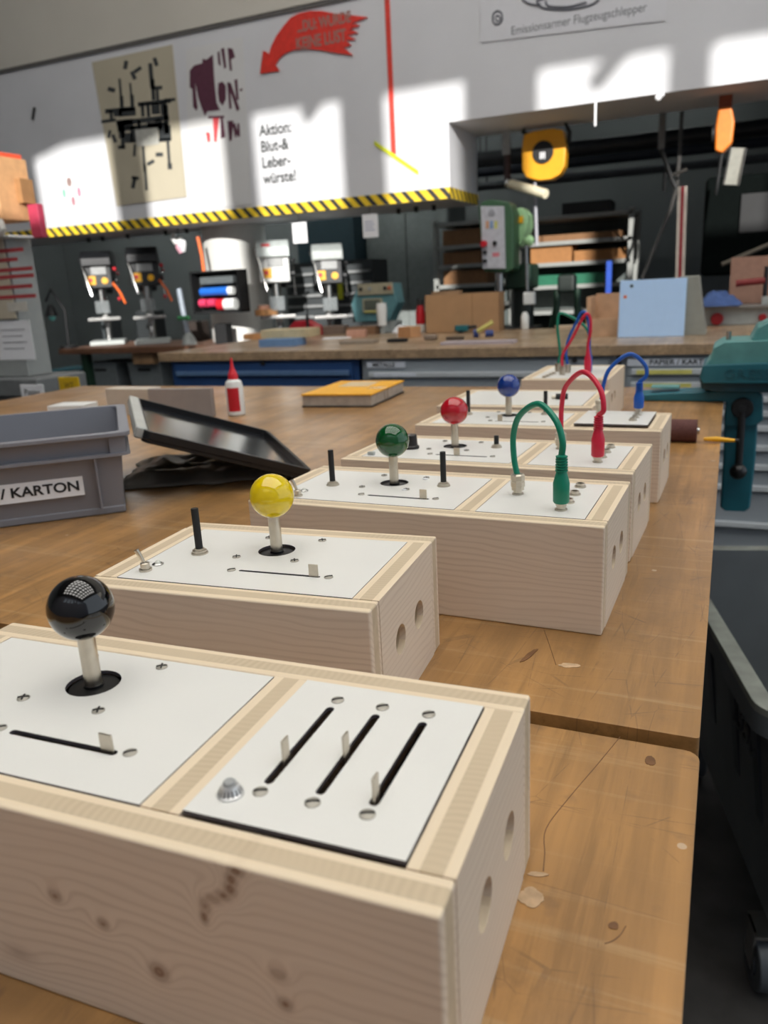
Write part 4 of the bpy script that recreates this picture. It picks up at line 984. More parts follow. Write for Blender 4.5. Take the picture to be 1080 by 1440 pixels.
o = MB().cyl((0, 0, 0), (0, 0, .19), .012, n=10).build('handle_post', machine_black); o.location = (.165, 4.74, ZB + .101); tag(o, 'black post holding the dull red handle', 'post')
# tools and offcuts
bx('wood_block', 'pink wood block left of the two blocks on the far bench', 'wood block', on(502, 474), .12, .08, .045, mat('pink_wood', (196, 148, 126), .6), .3)
bx('wood_block', 'tan wood block right of the pink one on the far bench', 'wood block', on(576, 474), .10, .09, .06, mat('tan_wood', (198, 148, 104), .6), -.4)
bx('flat_board', 'grey flat board lying in front of the pink wood block', 'board', on(505, 483), .19, .10, .018, mat('grey_wood', (150, 138, 124), .6), .1)
bx('black_device', 'flat black device lying on the far bench between the wood blocks', 'device', on(559, 481), .10, .06, .018, matte_black, .1)
bx('paper_sheet', 'crumpled white paper lying on the far bench edge', 'paper', on(474, 476), .17, .10, .006, paper, .35)
bx('plywood_stack', 'pale plywood stack on top of the blue box on the far bench', 'board', on(410, 484), .30, .16, .045, mat('pale_plywood', (204, 188, 150), .6, var=.15), .1, ZB + .041)
bx('blue_box', 'flat light blue box under the pale plywood stack', 'box', on(398, 486), .22, .15, .040, mat('light_blue_box', (110, 146, 190), .5), .05)
bx('brown_box', 'long low brown tray behind the wood blocks on the far bench', 'tray', (-2.17, 4.70), .20, .10, .05, mat('brown_tray', (128, 96, 70), .6), .05)
bx('brown_box', 'grey brown case behind the plywood stack', 'case', on(462, 470), .26, .10, .055, mat('grey_brown_case', (120, 104, 92), .6), .1)
t = MB().box(-.19, .17, -.05, .05, 0, .012).build('foam_strip', mat('foam_lilac', (176, 166, 172), .8)); p = on(676, 483); t.location = (p.x, p.y, ZB); tag(t, 'pale lilac strip lying near the edge of the far bench', 'strip')
t = thing('spring_clamp', 'blue clamp with yellow handle lying on the pale strip', 'clamp', on(676, 478) + Vector((0, .02, .012)))
MB().cyl((-.045, 0, .02), (-.02, .01, .02), .022, n=16).build('jaw', mat('clamp_blue', (44, 64, 128), .4), t); MB().cyl((.02, 0, .018), (.06, .01, .018), .018, n=16).build('jaw', mat('clamp_blue', (44, 64, 128), .4), t)
MB().tube([(-.02, -.01, .03), (.04, 0, .065), (.055, .01, .075)], .011, 10).build('handle', mat('pale_yellow_plastic', (210, 200, 110), .4), t)
t = thing('cordless_tool', 'small teal power tool lying by the cardboard box', 'tool', on(652, 468)); MB().box(-.05, .03, -.02, .02, .01, .045).build('body', mat('tool_teal', (34, 108, 116), .4), t, bevel=.006); MB().box(-.03, 0, -.02, .02, 0, .012).build('foot', matte_black, t); MB().cyl((.03, 0, .03), (.08, 0, .035), .010, n=12).build('nozzle', machine_black, t)
t = bx('hand_tool', 'dark hand tool lying left of the pale strip', 'tool', on(640, 478), .09, .03, .018, mat('tool_brown', (86, 74, 62), .5), .1)
t = bx('grey_lump', 'small grey brown stone like lump on the far bench right of the tan block', 'lump', on(606, 478), .07, .06, .028, mat('lump_grey', (132, 116, 102), .8), .2, bev=.010)
t = thing('spray_bottle', 'small white bottle standing on the far bench beside the green machine', 'bottle', (-1.13, 4.78, ZB)); MB().lathe([(.022, 0), (.024, .004), (.024, .075), (.016, .092), (.012, .10), (.001, .102)], (0, 0, 0), 20).build('body', white_pl, t)
t = thing('glue_bottle', 'red and white bottle with black cap at the left end of the cardboard box', 'bottle', (-1.80, 4.78, ZB))
MB().lathe([(.03, 0), (.03, .10), (.02, .14)], (0, 0, 0), 18).build('body', white_pl, t); MB().lathe([(.031, .05), (.031, .12), (.021, .15), (.018, .165)], (0, 0, 0), 18).build('label', red_m, t); MB().lathe([(.02, .165), (.02, .20), (.017, .205)], (0, 0, 0), 18).build('cap', matte_black, t)
crumple('paper_ball', 'crumpled white paper beside the red and white bottle', 'paper', (-1.93, 4.78, ZB), .07, .05, .06, paper, 5, 24)
t = thing('white_funnel', 'bright white curved scoop standing in front of the grey door panel', 'scoop', (-2.04, 4.72, ZB)); MB().lathe([(.028, .05), (.034, .15), (.030, .19)], (0, 0, 0), 16).build('cup', white_pl, t); MB().cyl((0, 0, 0), (0, 0, .05), .012, n=12).build('stem', machine_grey, t)
t = thing('bench_vice', 'small red machine vice on the far bench by the black drill press', 'vice', (-2.60, 4.66, ZB)); MB().prism([(-.13, 0), (.11, 0), (.11, .06), (.03, .10), (-.05, .10), (-.13, .03)][::-1], [], 0, .10, M_xz).build('body', mat('vice_red', (176, 34, 50), .4), t, bevel=.006); MB().cyl((.06, -.02, -.0), (.06, -.02, .14), .009, n=10).build('screw_post', matte_black, t)

# ------------------------------------------------------------------ back area: lower bench, shelves, machines
lb_t = thing('drill_bench', 'low brown bench under the drill presses at the left', 'workbench', (-4.2, 5.35, 0))
MB().box(-.83, .78, -.42, .40, .80, .845).build('worktop', wood_brown, lb_t, bevel=.003)
for x in (-.62, .70):
    for y in (-.34, .32): MB().box(x - .03, x + .03, y - .03, y + .03, 0, .80).build('leg', dk_green, lb_t)
for i, (x, lb) in enumerate(((-4.72, 'grey storage bin with dark slot under the drill bench, left one'), (-4.27, 'grey storage bin with pale label under the drill bench, right one'))):
    t = thing('storage_bin', lb, 'bin', (x, 5.18, 0)); MB().frustum((-.13, .13, -.11, .2), (-.165, .165, -.14, .22), 0, .72).build('body', mat('storage_grey', (116, 124, 128), .5), t, bevel=.006)
    MB().box(-.06, .06, -.142, -.136, .65, .67).build('grip_slot', ink, t)
    if i: MB().box(-.06, .05, -.138, -.128, .42, .51).build('label', paper, t)
t = thing('storage_bin', 'teal box at the far left under the drill bench', 'box', (-5.16, 5.2, 0)); MB().box(-.2, .17, -.12, .2, 0, .66).build('body', mat('teal_box', (22, 104, 120), .5), t, bevel=.005); MB().box(-.02, .08, -.124, -.12, .50, .56).build('label', mat('dark_red_label', (110, 34, 44), .5), t)
bx('small_parts_box', 'small tan parts box with blue content on the drill bench frame', 'box', (-4.22, 5.06, 0), .2, .16, .09, wood_dull, 0, .71 - .0)


def drill(lb, x, y, z0, s, head_m, top_m, parts, rz=0, group=None):
    """bench drill press about 0.75 m tall; local -Y faces the hall"""
    t = thing('drill_press', lb, 'drill press', (x, y, z0), rz)
    MB().box(-.14 * s, .14 * s, -.20 * s, .16 * s, 0, .035 * s).build('base', machine_grey, t, bevel=.005)
    MB().cyl((0, .08 * s, .03 * s), (0, .08 * s, .55 * s), .032 * s, n=20).build('column', steel, t)
    MB().box(-.13 * s, .13 * s, -.16 * s, .04 * s, .20 * s, .225 * s).box(-.03 * s, .03 * s, .02 * s, .12 * s, .17 * s, .235 * s).build('table', steel, t, bevel=.003)
    MB().box(-.11 * s, .11 * s, -.18 * s, .17 * s, .46 * s, .645 * s).build('head', head_m, t, bevel=.012 * s)
    MB().prism([(-.22 * s, .635 * s), (.30 * s, .635 * s), (.30 * s, .72 * s), (.24 * s, .755 * s), (-.14 * s, .755 * s), (-.22 * s, .70 * s)][::-1], [], -.12 * s, .12 * s, Matrix(((0, 0, 1, 0), (1, 0, 0, 0), (0, 1, 0, 0), (0, 0, 0, 1)))).build('belt_cover', top_m, t, bevel=.012 * s)
    MB().cyl((0, .24 * s, .42 * s), (0, .24 * s, .63 * s), .075 * s, n=24).build('motor', machine_black, t, bevel=.01)
    MB().box(-.05 * s, .07 * s, -.19 * s, -.175 * s, .57 * s, .63 * s).build('name_plate', mat('scale_grey', (150, 152, 152), .4), t)
    MB().tube([(-.13 * s, -.15 * s, .70 * s), (-.10 * s, -.24 * s, .60 * s), (-.06 * s, -.26 * s, .40 * s)], .007 * s, 8).build('lever_rod', steel, t)
    MB().box(-.055 * s, .055 * s, -.17 * s, -.165 * s, .26 * s, .36 * s).build('chip_guard', mat('clear_guard', (150, 156, 158), .15, alpha=.45), t)
    q1_ = MB().cyl((0, -.10 * s, .34 * s), (0, -.10 * s, .48 * s), .026 * s, n=18).build('quill', steel, t)
    MB().lathe([(.008 * s, .24 * s), (.012 * s, .27 * s), (.022 * s, .28 * s), (.024 * s, .34 * s)], (0, -.10 * s, 0), 18).build('chuck', steel, q1_)
    sw_ = MB().box(-.085 * s, -.02 * s, -.185 * s, -.165 * s, .49 * s, .56 * s).build('switch_box', yellow_m, t, bevel=.003)
    MB().cyl((-.06 * s, -.195 * s, .53 * s), (-.06 * s, -.183 * s, .53 * s), .016 * s, n=16).build('stop_button', red_m, sw_)
    hb = MB().cyl((.09 * s, -.08 * s, .52 * s), (.145 * s, -.08 * s, .52 * s), .024 * s, n=16).build('feed_hub', machine_black, t)
    for a in (0.4, 2.5, 4.6):
        e_ = Vector((.14 * s, -.08 * s + .15 * s * math.cos(a), .52 * s + .15 * s * math.sin(a)))
        MB().cyl((.135 * s, -.08 * s, .52 * s), e_, .006 * s, n=8).build('feed_spoke', steel, hb)
        MB().sphere(e_, .016 * s, 14, 8).build('spoke_knob', red_m if 'redknob' in parts else matte_black, hb)
    if 'guard' in parts: MB().tube([(.11 * s, -.19 * s, .50 * s), (.16 * s, -.20 * s, .42 * s), (.19 * s, -.21 * s, .33 * s)], .010 * s, 8).build('orange_cable', orange_m, t)
    if 'dial' in parts: MB().cyl((.05 * s, -.19 * s, .52 * s), (.05 * s, -.17 * s, .52 * s), .026 * s, n=18).build('depth_dial', yellow_m, t)
    if 'sticker' in parts: MB().box(-.08 * s, -.02 * s, -.204 * s, -.2 * s, .66 * s, .73 * s).build('sticker', redink, t)
    return t
drill('black drill press with yellow switch, leftmost on the drill bench', -4.93, 5.42, .845, 1.0, machine_black, machine_black, ('redknob', 'guard', 'dial'), .65)
drill('black drill press with orange cable, second from the left on the drill bench', -4.42, 5.38, .845, 1.0, machine_black, machine_black, ('redknob', 'guard', 'dial'), .65)
drill('white headed drill press right of the round column', -3.17, 5.35, ZB - .1, 1.0, white_pl, mat('pale_machine', (206, 214, 212), .4), ('sticker',), .5)
drill('black and grey drill press with yellow dial, right of the white headed one', -2.73, 5.35, ZB - .1, .93, machine_black, machine_grey, ('dial',), .5)
bx('machine_cabinet', 'dark cabinet carrying the two drill presses right of the column', 'cabinet', (-2.84, 5.36, 0), .92, .46, ZB - .1, machine_black, 0, 0)
# rack with spray cans
rk = thing('can_rack', 'black wall rack with blue and red rolls hanging beside the column', 'rack', (-3.46, 4.96, 1.075))
MB().box(-.21, .21, .10, .12, 0, .30).box(-.21, -.20, 0, .12, 0, .30).box(.20, .21, 0, .12, 0, .30).box(-.21, .21, 0, .12, 0, .012).box(-.21, .21, 0, .12, .29, .30).build('frame', matte_black, rk)
MB().box(-.15, .14, .03, .09, .205, .26).build('grey_box', mat('dark_grey_box', (92, 98, 100), .5), rk, bevel=.01)
MB().cyl((-.14, .03, .155), (.10, .03, .155), .030, n=18).build('blue_roll', mat('blue_roll', (36, 104, 200), .4), rk); MB().cyl((.10, .03, .155), (.14, .03, .155), .029, n=18).build('white_end', white_pl, rk)
for x in (-.13, -.05): MB().cyl((x - .03, .03, .075), (x + .03, .03, .075), .03, n=16).build('pink_roll', mat('pink_roll', (214, 60, 98), .5), rk)
MB().cyl((.0, .03, .06), (.06, .03, .06), .042, n=18).build('red_roll', red_m, rk); MB().cyl((.06, .03, .06), (.15, .03, .06), .042, n=18).build('white_roll', white_pl, rk)
MB().box(-.02, .02, .12, .30, .10, .14).build('wall_bracket', machine_black, rk)
o = MB().tube([(aty(278, 333, 5.1)), (aty(284, 360, 5.1)), (aty(287, 384, 5.1))], .012, 8).build('orange_hose', orange_m); tag(o, 'orange hose hanging from the beam beside the round column', 'hose')
MB_ = MB(); c0_ = aty(251, 331, 5.25)
t = thing('hanging_gloves', 'bundle of white and pink work gloves hanging under the hazard tape', 'gloves', c0_)
for i, (dx, dz, a, m_) in enumerate(((-.05, -.02, .4, white_pl), (.02, -.05, -.5, white_pl), (-.01, -.09, .3, mat('pale_pink', (216, 160, 176), .6)), (.045, -.08, -.3, paper))):
    MB().tube([(dx, 0, dz + .04), (dx + .02 * a, -.01, dz), (dx + .05 * a, 0, dz - .04)], [.014, .024, .015], 10).build('glove', m_, t)
MB().cyl((0, 0, 0), (0, 0, .10), .004, n=8).build('string', ink, t)
# HMI console
hm = thing('control_console', 'turquoise and cream machine console with a small grey screen', 'console', (-2.25, 5.1, ZB - .02), math.radians(-6))
cream = mat('cream_plastic', (172, 166, 142), .5); turq = mat('turquoise_enamel', (96, 142, 148), .45)
MB().prism([(-.17, .08), (.10, .08), (.17, .20), (.15, .33), (-.13, .33), (-.20, .20)][::-1], [], 0, .12, M_xz).build('housing', turq, hm, bevel=.01)
MB().prism([(-.13, .26), (.15, .26), (.148, .335), (-.128, .335)][::-1], [], -.012, 0, M_xz).build('top_panel', cream, hm, bevel=.003)
MB().box(-.095, .06, -.012, 0, .14, .235).build('bezel', cream, hm); MB().box(-.08, .045, -.014, -.012, .16, .225).build('screen', mat('lcd_grey', (96, 102, 92), .3), hm); MB().box(-.08, .05, -.014, -.012, .142, .152).build('yellow_strip', yl, hm)
for x, c_ in ((-.10, ink), (-.03, machine_grey), (.09, ink), (.125, mat('dull_orange', (196, 96, 60), .4))): MB().cyl((x, -.022, .30), (x, -.012, .30), .012, n=14).build('button', c_, hm)
MB().box(-.12, .14, .02, .12, -.89, .08).build('stand', machine_grey, hm)
# dark teal cabinet & grey door behind
bx('steel_cabinet', 'dark teal steel cabinet standing behind the console', 'cabinet', (-3.55, 7.2, 0), .60, .5, 1.95, mat('dark_teal_cabinet', (34, 58, 66), .6), 0, 0)
t = thing('locker', 'tall grey locker with plain doors in the back room', 'locker', (-2.82, 7.2, 0)); MB().box(-.42, .42, 0, .5, 0, 2.0).build('body', mat('locker_grey', (128, 134, 132), .5), t, bevel=.004); MB().box(-.41, -.005, -.018, 0, .05, 1.96).build('door', mat('locker_grey', (128, 134, 132), .5), t, bevel=.002); MB().box(.005, .41, -.018, 0, .05, 1.96).build('door', mat('locker_grey', (128, 134, 132), .5), t, bevel=.002)
# grey tool board behind black drill
# shelving
def shelving(lb, x0, x1, y, zs, top, items):
    t = thing('shelving', lb, 'shelf', ((x0 + x1) / 2, y, 0)); w_ = (x1 - x0) / 2
    al = mat('shelf_steel', (150, 152, 148), .45, var=.05)
    for sx_ in (-1, 1): MB().box(sx_ * w_ - .02, sx_ * w_ + .02, -.02, .02, 0, top).box(sx_ * w_ - .02, sx_ * w_ + .02, .42, .46, 0, top).build('upright', al, t)
    MB().box(-w_, w_, .455, .46, 0, top).build('back_sheet', mat('shelf_back', (84, 92, 90), .7), t)
    for z in zs: MB().box(-w_, w_, -.02, .46, z - .03, z).build('shelf_board', al, t)
    for (lb2, nm, cat, xa, xb, z, h_, m_) in items: bx(nm, lb2, cat, ((xa + xb) / 2, y + .18, 0), xb - xa, .3, h_, m_, 0, z)
    return t
sz = lambda py, y=6.6, px=800: aty(px, py, y).z
bw = mat('shelf_box_brown', (134, 96, 62), .7); bw2 = mat('shelf_box_tan', (160, 110, 62), .7)
z_a, z_b, z_c, z_d, z_e = sz(302), sz(338), sz(368), sz(400), sz(436)
x_a, x_b = aty(745, 350, 6.6).x, aty(887, 350, 6.6).x
shelving('wide open shelving with cardboard boxes behind the green machine', x_a - .1, x_b, 6.6, [z_a, z_b, z_c, z_d, z_e, .4], z_a + .02,
  [('flat brown carton on the second shelf of the wide shelving', 'carton', 'box', x_a + .05, x_b - .08, z_b, .05, bw), ('tan carton at the left of the third shelf of the wide shelving', 'carton', 'box', x_a, x_a + .33, z_c, .13, bw2), ('low orange brown carton on the third shelf of the wide shelving', 'carton', 'box', x_a + .35, x_a + .75, z_c, .08, bw2),
   ('long green case on the fourth shelf of the wide shelving', 'case', 'case', x_a - .02, x_b - .2, z_d, .08, mat('green_case', (26, 104, 76), .5)), ('dark bundle lying on top of the wide shelving', 'bundle', 'bundle', x_a + .25, x_a + .62, z_a, .09, matte_black)])
x_c, x_d = aty(614, 380, 6.4).x, aty(700, 380, 6.4).x
zz_ = [sz(345, 6.4, 640), sz(372, 6.4, 640), sz(400, 6.4, 640), sz(428, 6.4, 640)]
shelving('narrow shelving with brown boxes left of the green machine', x_c, x_d, 6.4, zz_ + [sz(312, 6.4, 640)], sz(312, 6.4, 640) + .02,
  [('brown box on the top shelf of the narrow shelving', 'carton', 'box', x_c + .05, x_d - .1, zz_[0], .12, bw), ('brown box on the second shelf of the narrow shelving', 'carton', 'box', x_c + .05, x_d - .15, zz_[1], .10, bw), ('brown box on the third shelf of the narrow shelving', 'carton', 'box', x_c + .05, x_d - .1, zz_[2], .11, bw)])
# green machine with control panel
gm = thing('column_drill', 'tall green column drill with white control panel and red stop button', 'drill press', (-1.38, 5.15, 0))
gy = 5.15
def G2(px, py, y=5.0): v = aty(px, py, y); return (v.x + 1.38, v.z)
MB().prism([G2(672, 292), (G2(676, 284)), G2(690, 280), G2(716, 284), G2(722, 300), G2(722, 378), G2(712, 384), G2(680, 382)][::-1], [], -.15, .02, M_xz).build('head', mat('machine_green', (62, 98, 70), .45, var=.08), gm, bevel=.012)
cp = MB().prism([G2(676, 290, 4.99), G2(709, 290, 4.99), G2(711, 378, 4.99), G2(679, 378, 4.99)][::-1], [], -.165, -.15, M_xz).build('control_panel', mat('panel_grey', (196, 198, 206), .4), gm, bevel=.004)
def pbtn(nm, px, py, r, m_, th=.02): a = G2(px, py, 4.98); MB().cyl((a[0], -.165 - th, a[1]), (a[0], -.163, a[1]), r, n=20).build(nm, m_, cp, bevel=.002)
pbtn('stop_button', 681, 343, .020, red_m, .03); pbtn('black_button', 682, 355, .012, matte_black); pbtn('black_button', 682, 367, .012, matte_black); pbtn('selector_knob', 696, 342, .013, machine_black, .02); pbtn('dial', 691, 299, .020, mat('dial_grey', (160, 162, 170), .4), .006)
for i, c_ in enumerate(((196, 150, 120), (130, 160, 200), (200, 200, 120))): a = G2(685 + i * 6, 316, 4.98); MB().box(a[0] - .010, a[0] + .010, -.1665, -.165, a[1] - .022, a[1] + .022).build('sticker', mat('sticker_%d' % i, c_, .5), cp)
a = G2(697, 358, 4.98); MB().box(a[0] - .022, a[0] + .022, -.1665, -.165, a[1] - .012, a[1] + .012).build('pink_label', mat('pink_label', (214, 130, 140), .5), cp)
lg = mat('light_green_enamel', (168, 212, 158), .4)
MB().prism([G2(722, 292, 5.1), G2(731, 290, 5.1), G2(739, 300, 5.1), G2(740, 318, 5.1), G2(733, 336, 5.1), G2(728, 348, 5.1), G2(722, 340, 5.1)][::-1], [], 0, .16, M_xz).build('belt_guard', lg, gm, bevel=.015)
a = G2(741, 338, 5.05); MB().sphere((a[0], -.05, a[1]), .034, 20, 12).build('feed_cap', lg, gm)
a = G2(729, 308, 5.08); MB().box(a[0] - .014, a[0] + .014, -.01, 0, a[1] - .02, a[1] + .02).build('yellow_tag', yellow_m, gm)
MB().cyl((.10, .22, 0), (.10, .22, 1.28), .07, n=24).build('column', mat('dark_column', (46, 52, 50), .4, .3), gm); MB().box(.0, .18, .10, .34, 1.14, 1.30).build('gear_box', dk_green, gm, bevel=.02)
MB().cyl((-.02, .05, 1.0), (-.02, .05, 1.27), .028, n=18).build('quill', steel, gm); MB().box(-.16, .22, -.1, .26, .84, .90).build('table', machine_black, gm)
MB().box(-.25, .30, -.2, .42, 0, .08).build('base', dk_green, gm)
a = G2(738, 345, 5.0); b_ = G2(740, 425, 5.0)
fl = MB().cyl((a[0], -.12, a[1]), (b_[0], -.12, b_[1]), .009, n=10).build('feed_lever', steel, gm); MB().box(b_[0] - .02, b_[0] + .05, -.15, -.10, b_[1] - .015, b_[1] + .06).build('lever_clamp', white_pl, fl, bevel=.005)
# hoist
hx_ = aty(766, 218, 5.5)
ho = thing('spring_balancer', 'yellow spring balancer hanging behind the opening with a black hub', 'balancer', (hx_.x, 5.5, hx_.z))
ym = mat('balancer_yellow', (236, 166, 30), .4, var=.05)
MB().prism([(-.125, .13), (-.14, .06), (-.138, -.08), (-.11, -.13), (-.04, -.155), (.06, -.155), (.11, -.13), (.14, -.08), (.145, .02), (.125, .13), (.06, .145), (-.06, .145)][::-1], [], -.05, .05, M_xz).build('housing', ym, ho, bevel=.018, seg=3)
hb = MB().cyl((0, -.062, .01), (0, -.05, .01), .068, n=32).build('hub', matte_black, ho, bevel=.003)
for i in range(3): MB().box(-.018 + i * .013, -.010 + i * .013, -.066, -.062, -.03, .01).build('white_mark', paper, hb)
MB().tube([(-.10, .02, .12), (-.15, .02, .16), (-.12, .02, .19), (.12, .02, .19), (.155, .02, .12), (.15, .02, .06)], .014, 10).build('bracket', matte_black, ho)
MB().cyl((0, .02, .19), (0, .02, 3.0 - hx_.z), .012, n=10).build('hanger', machine_black, ho)
a = aty(752, 252, 5.5) - Vector((hx_.x, 5.5, hx_.z)); b_ = aty(755, 345, 5.5) - Vector((hx_.x, 5.5, hx_.z)); MB().cyl(a + Vector((0, 0, .03)), b_, .011, n=10).build('pull_cord', mat('grey_cord', (150, 150, 158), .4), ho)
# tube lamp
a, b_ = aty(716, 258, 5.5), aty(768, 273, 5.35)
tl_ = thing('work_lamp', 'cream tubular work lamp below the yellow balancer', 'lamp', a)
MB().cyl((0, 0, 0), b_ - a, .030, n=20).build('shade', mat('lamp_cream', (226, 218, 190), .3), tl_, bevel=.005); MB().sphere((0, 0, 0), .034, 16, 10).build('end_cap', steel, tl_)
MB().cyl((-.02, .03, .02), (-.02, .03, 3.0 - a.z), .022, n=12).build('mount_post', mat('dark_red_post', (58, 34, 32), .5), tl_); MB().box(-.045, .005, 0, .012, .18, .40).build('scale_plate', mat('scale_grey', (150, 152, 152), .4), tl_)
# orange balancer and others
c0_ = aty(1018, 180, 5.3); t = thing('spring_balancer', 'small orange balancer hanging at the right of the opening', 'balancer', c0_)
om = mat('balancer_orange', (232, 128, 38), .4)
MB().prism([(-.035, .10), (.035, .10), (.055, .02), (.05, -.09), (.0, -.14), (-.04, -.12), (-.045, 0)][::-1], [], -.06, .04, M_xz).build('housing', om, t, bevel=.012); MB().cyl((-.06, -.02, -.03), (-.045, -.02, -.03), .05, n=20).build('side_disc', matte_black, t)
MB().box(-.035, .035, -.02, .0, .10, .17).build('mount_plate', mat('rust_brown', (140, 66, 36), .5), t); MB().cyl((0, -.01, .16), (0, -.01, 3.0 - c0_.z), .010, n=8).build('hanger', machine_black, t); MB().cyl((-.02, -.02, -.36), (0, -.02, -.12), .009, n=8).build('cord', matte_black, t)
c0_ = aty(1033, 234, 5.42); t = thing('metal_reflector', 'bent shiny metal reflector below the orange balancer', 'reflector', c0_)
MB().box(-.038, .038, -.004, 0, -.10, .10).build('sheet', mat('reflector_metal', (190, 190, 180), .35, .6), t, rot=(.2, .12, .1)); MB().box(-.046, -.036, -.02, 0, -.10, .10).box(.036, .046, -.02, 0, -.10, .10).build('side_rail', steel, t, rot=(.2, .12, .1)); MB().cyl((-.05, .02, .08), (-.05, .02, 3.0 - c0_.z), .008, n=8).build('hanger', machine_black, t)
c0_ = aty(930, 205, 5.6); t = thing('strap_hook', 'hanging steel strap with dark hook in the opening', 'hook', c0_)
MB().box(-.02, .02, -.01, .01, -.02, .22).build('strap', mat('strap_grey', (110, 112, 112), .5), t, bevel=.003); MB().cyl((0, 0, .2), (0, 0, 3.0 - c0_.z), .008, n=8).build('hanger', machine_black, t); MB().tube([(0, 0, -.02), (.04, 0, -.12), (.07, 0, -.20), (.10, 0, -.26)], .013, 8).build('hook_arm', matte_black, t); MB().cyl((.06, 0, -.18), (.16, 0, -.15), .010, n=8).build('cross_bar', steel, t); MB().cyl((.03, 0, -.16), (.03, 0, -.27), .012, n=8).build('peg', matte_black, t)
# white strip and hook at the soffit edge
a = aty(838, 145, 5.0); t = MB().box(-.005, .005, -.004, 0, -.12, .03).build('white_strip', paper, loc=(a.x, 4.995, a.z), smooth=0); tag(t, 'narrow white strip hanging from the edge of the opening', 'strip')
a = aty(926, 138, 5.0); t = MB().sphere((0, 0, 0), .018, 12, 8).sphere((.02, 0, .012), .013, 12, 8).build('ceiling_hook', paper, loc=(a.x, 4.985, a.z + .0)); tag(t, 'small white hook on the edge of the opening', 'hook')
# pipes and beams in the dark opening
for (lb, px, py, yy_, r_, m_) in (('thick dark pipe running across the upper back of the opening', 850, 205, 6.8, .06, machine_black), ('pale dusty pipe across the back of the opening', 850, 245, 7.4, .035, mat('dusty_pipe', (74, 78, 82), .7)), ('dark beam across the back of the opening', 850, 222, 7.2, .05, mat('dark_blue_beam', (30, 38, 50), .6))):
    a = aty(px, py, yy_); o = MB().cyl((-1.95, 0, 0), (3.4, 0, 0), r_, n=18).build('ceiling_pipe', m_, loc=(-.9, yy_, a.z)); tag(o, lb, 'pipe')
    for x in (-1.2, 1.8): MB().cyl((x, 0, 0), (x, 0, 3.0 - a.z), .008, n=8).build('pipe_hanger', machine_black, o)
# stick with red stripe
a, b_ = aty(960, 262, 5.25), aty(955, 420, 5.15)
stp = thing('striped_board', 'tall narrow white board with a red stripe leaning in the opening', 'board', Vector((b_.x + (b_.x - a.x) * 1.2, b_.y, 0)))
tp = a - stp.location
o = MB(); 
def lean(x0, x1, y0, y1, nm, m_):
    MB().add([(x0, y0, 0), (x1, y0, 0), (x1, y1, 0), (x0, y1, 0), (tp.x + x0, tp.y + y0, tp.z), (tp.x + x1, tp.y + y0, tp.z), (tp.x + x1, tp.y + y1, tp.z), (tp.x + x0, tp.y + y1, tp.z)], [(3, 2, 1, 0), (4, 5, 6, 7), (0, 1, 5, 4), (1, 2, 6, 5), (2, 3, 7, 6), (3, 0, 4, 7)]).build(nm, m_, stp, smooth=0)
lean(-.026, .026, 0, .012, 'board', mat('stick_white', (206, 196, 184), .6)); lean(-.009, .009, -.002, 0, 'red_stripe', mat('stick_red', (150, 26, 40), .6))
# dark band saw / big machine
t = thing('band_saw', 'very dark green band saw housing standing in the opening at the right', 'saw', (.22, 5.9, 0))
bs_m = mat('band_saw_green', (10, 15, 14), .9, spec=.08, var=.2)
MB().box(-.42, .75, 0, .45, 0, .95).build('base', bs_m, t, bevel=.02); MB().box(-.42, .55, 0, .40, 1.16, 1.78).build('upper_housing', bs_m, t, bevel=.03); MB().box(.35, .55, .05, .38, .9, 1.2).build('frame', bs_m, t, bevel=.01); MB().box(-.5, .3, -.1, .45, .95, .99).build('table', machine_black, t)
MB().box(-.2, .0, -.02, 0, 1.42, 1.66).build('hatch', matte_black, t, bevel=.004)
o = MB().tube([aty(903, 392, 5.4), aty(922, 345, 5.5), aty(943, 295, 5.6), aty(952, 262, 5.7), aty(956, 215, 5.72), Vector((aty(956, 215, 5.72).x, 5.72, 3.0))], .012, 8).build('hanging_cable', mat('cable_grey', (60, 58, 56), .6)); tag(o, 'dark cable slanting up left of the striped board', 'cable')
o = MB().cyl(aty(1015, 372, 5.1), aty(1090, 340, 5.2), .012, n=10).build('diagonal_rod', mat('rod_brown', (96, 88, 76), .6)); tag(o, 'brown rod slanting up to the right above the pinkish cardboard box', 'rod')
p = aty(938, 392, 4.6); bx('yellow_block', 'dull yellow block standing behind the pale blue plate', 'block', (p.x, 4.6, 0), .085, .08, .20, mat('dull_yellow_block', (150, 136, 80), .7), 0, ZB)
# dark stand and blue stick near shelving
t = thing('tool_stand', 'dark green tool stand with two columns in front of the wide shelving', 'stand', (aty(797, 440, 5.6).x, 5.6, 0))
MB().box(-.06, .06, -.05, .05, 1.10, 1.22).build('head', mat('stand_dark', (24, 34, 30), .5), t, bevel=.02)
for x in (-.07, .07): MB().cyl((x, 0, 0), (x, 0, 1.12), .022, n=14).build('column', dk_green, t)
for x in (-.2, .2): MB().cyl((x * 1.6, 0, 0), (x * .3, 0, 1.1), .012, n=8).build('strut', dk_green, t)
a = aty(857, 367, 5.8); o = MB().box(-.018, .018, -.01, .01, 0, a.z).build('blue_plank', mat('blue_slat', (20, 70, 170), .5), loc=(a.x, 5.8, 0)); tag(o, 'upright blue slat in front of the wide shelving', 'slat')
a = aty(740, 200, 5.9)

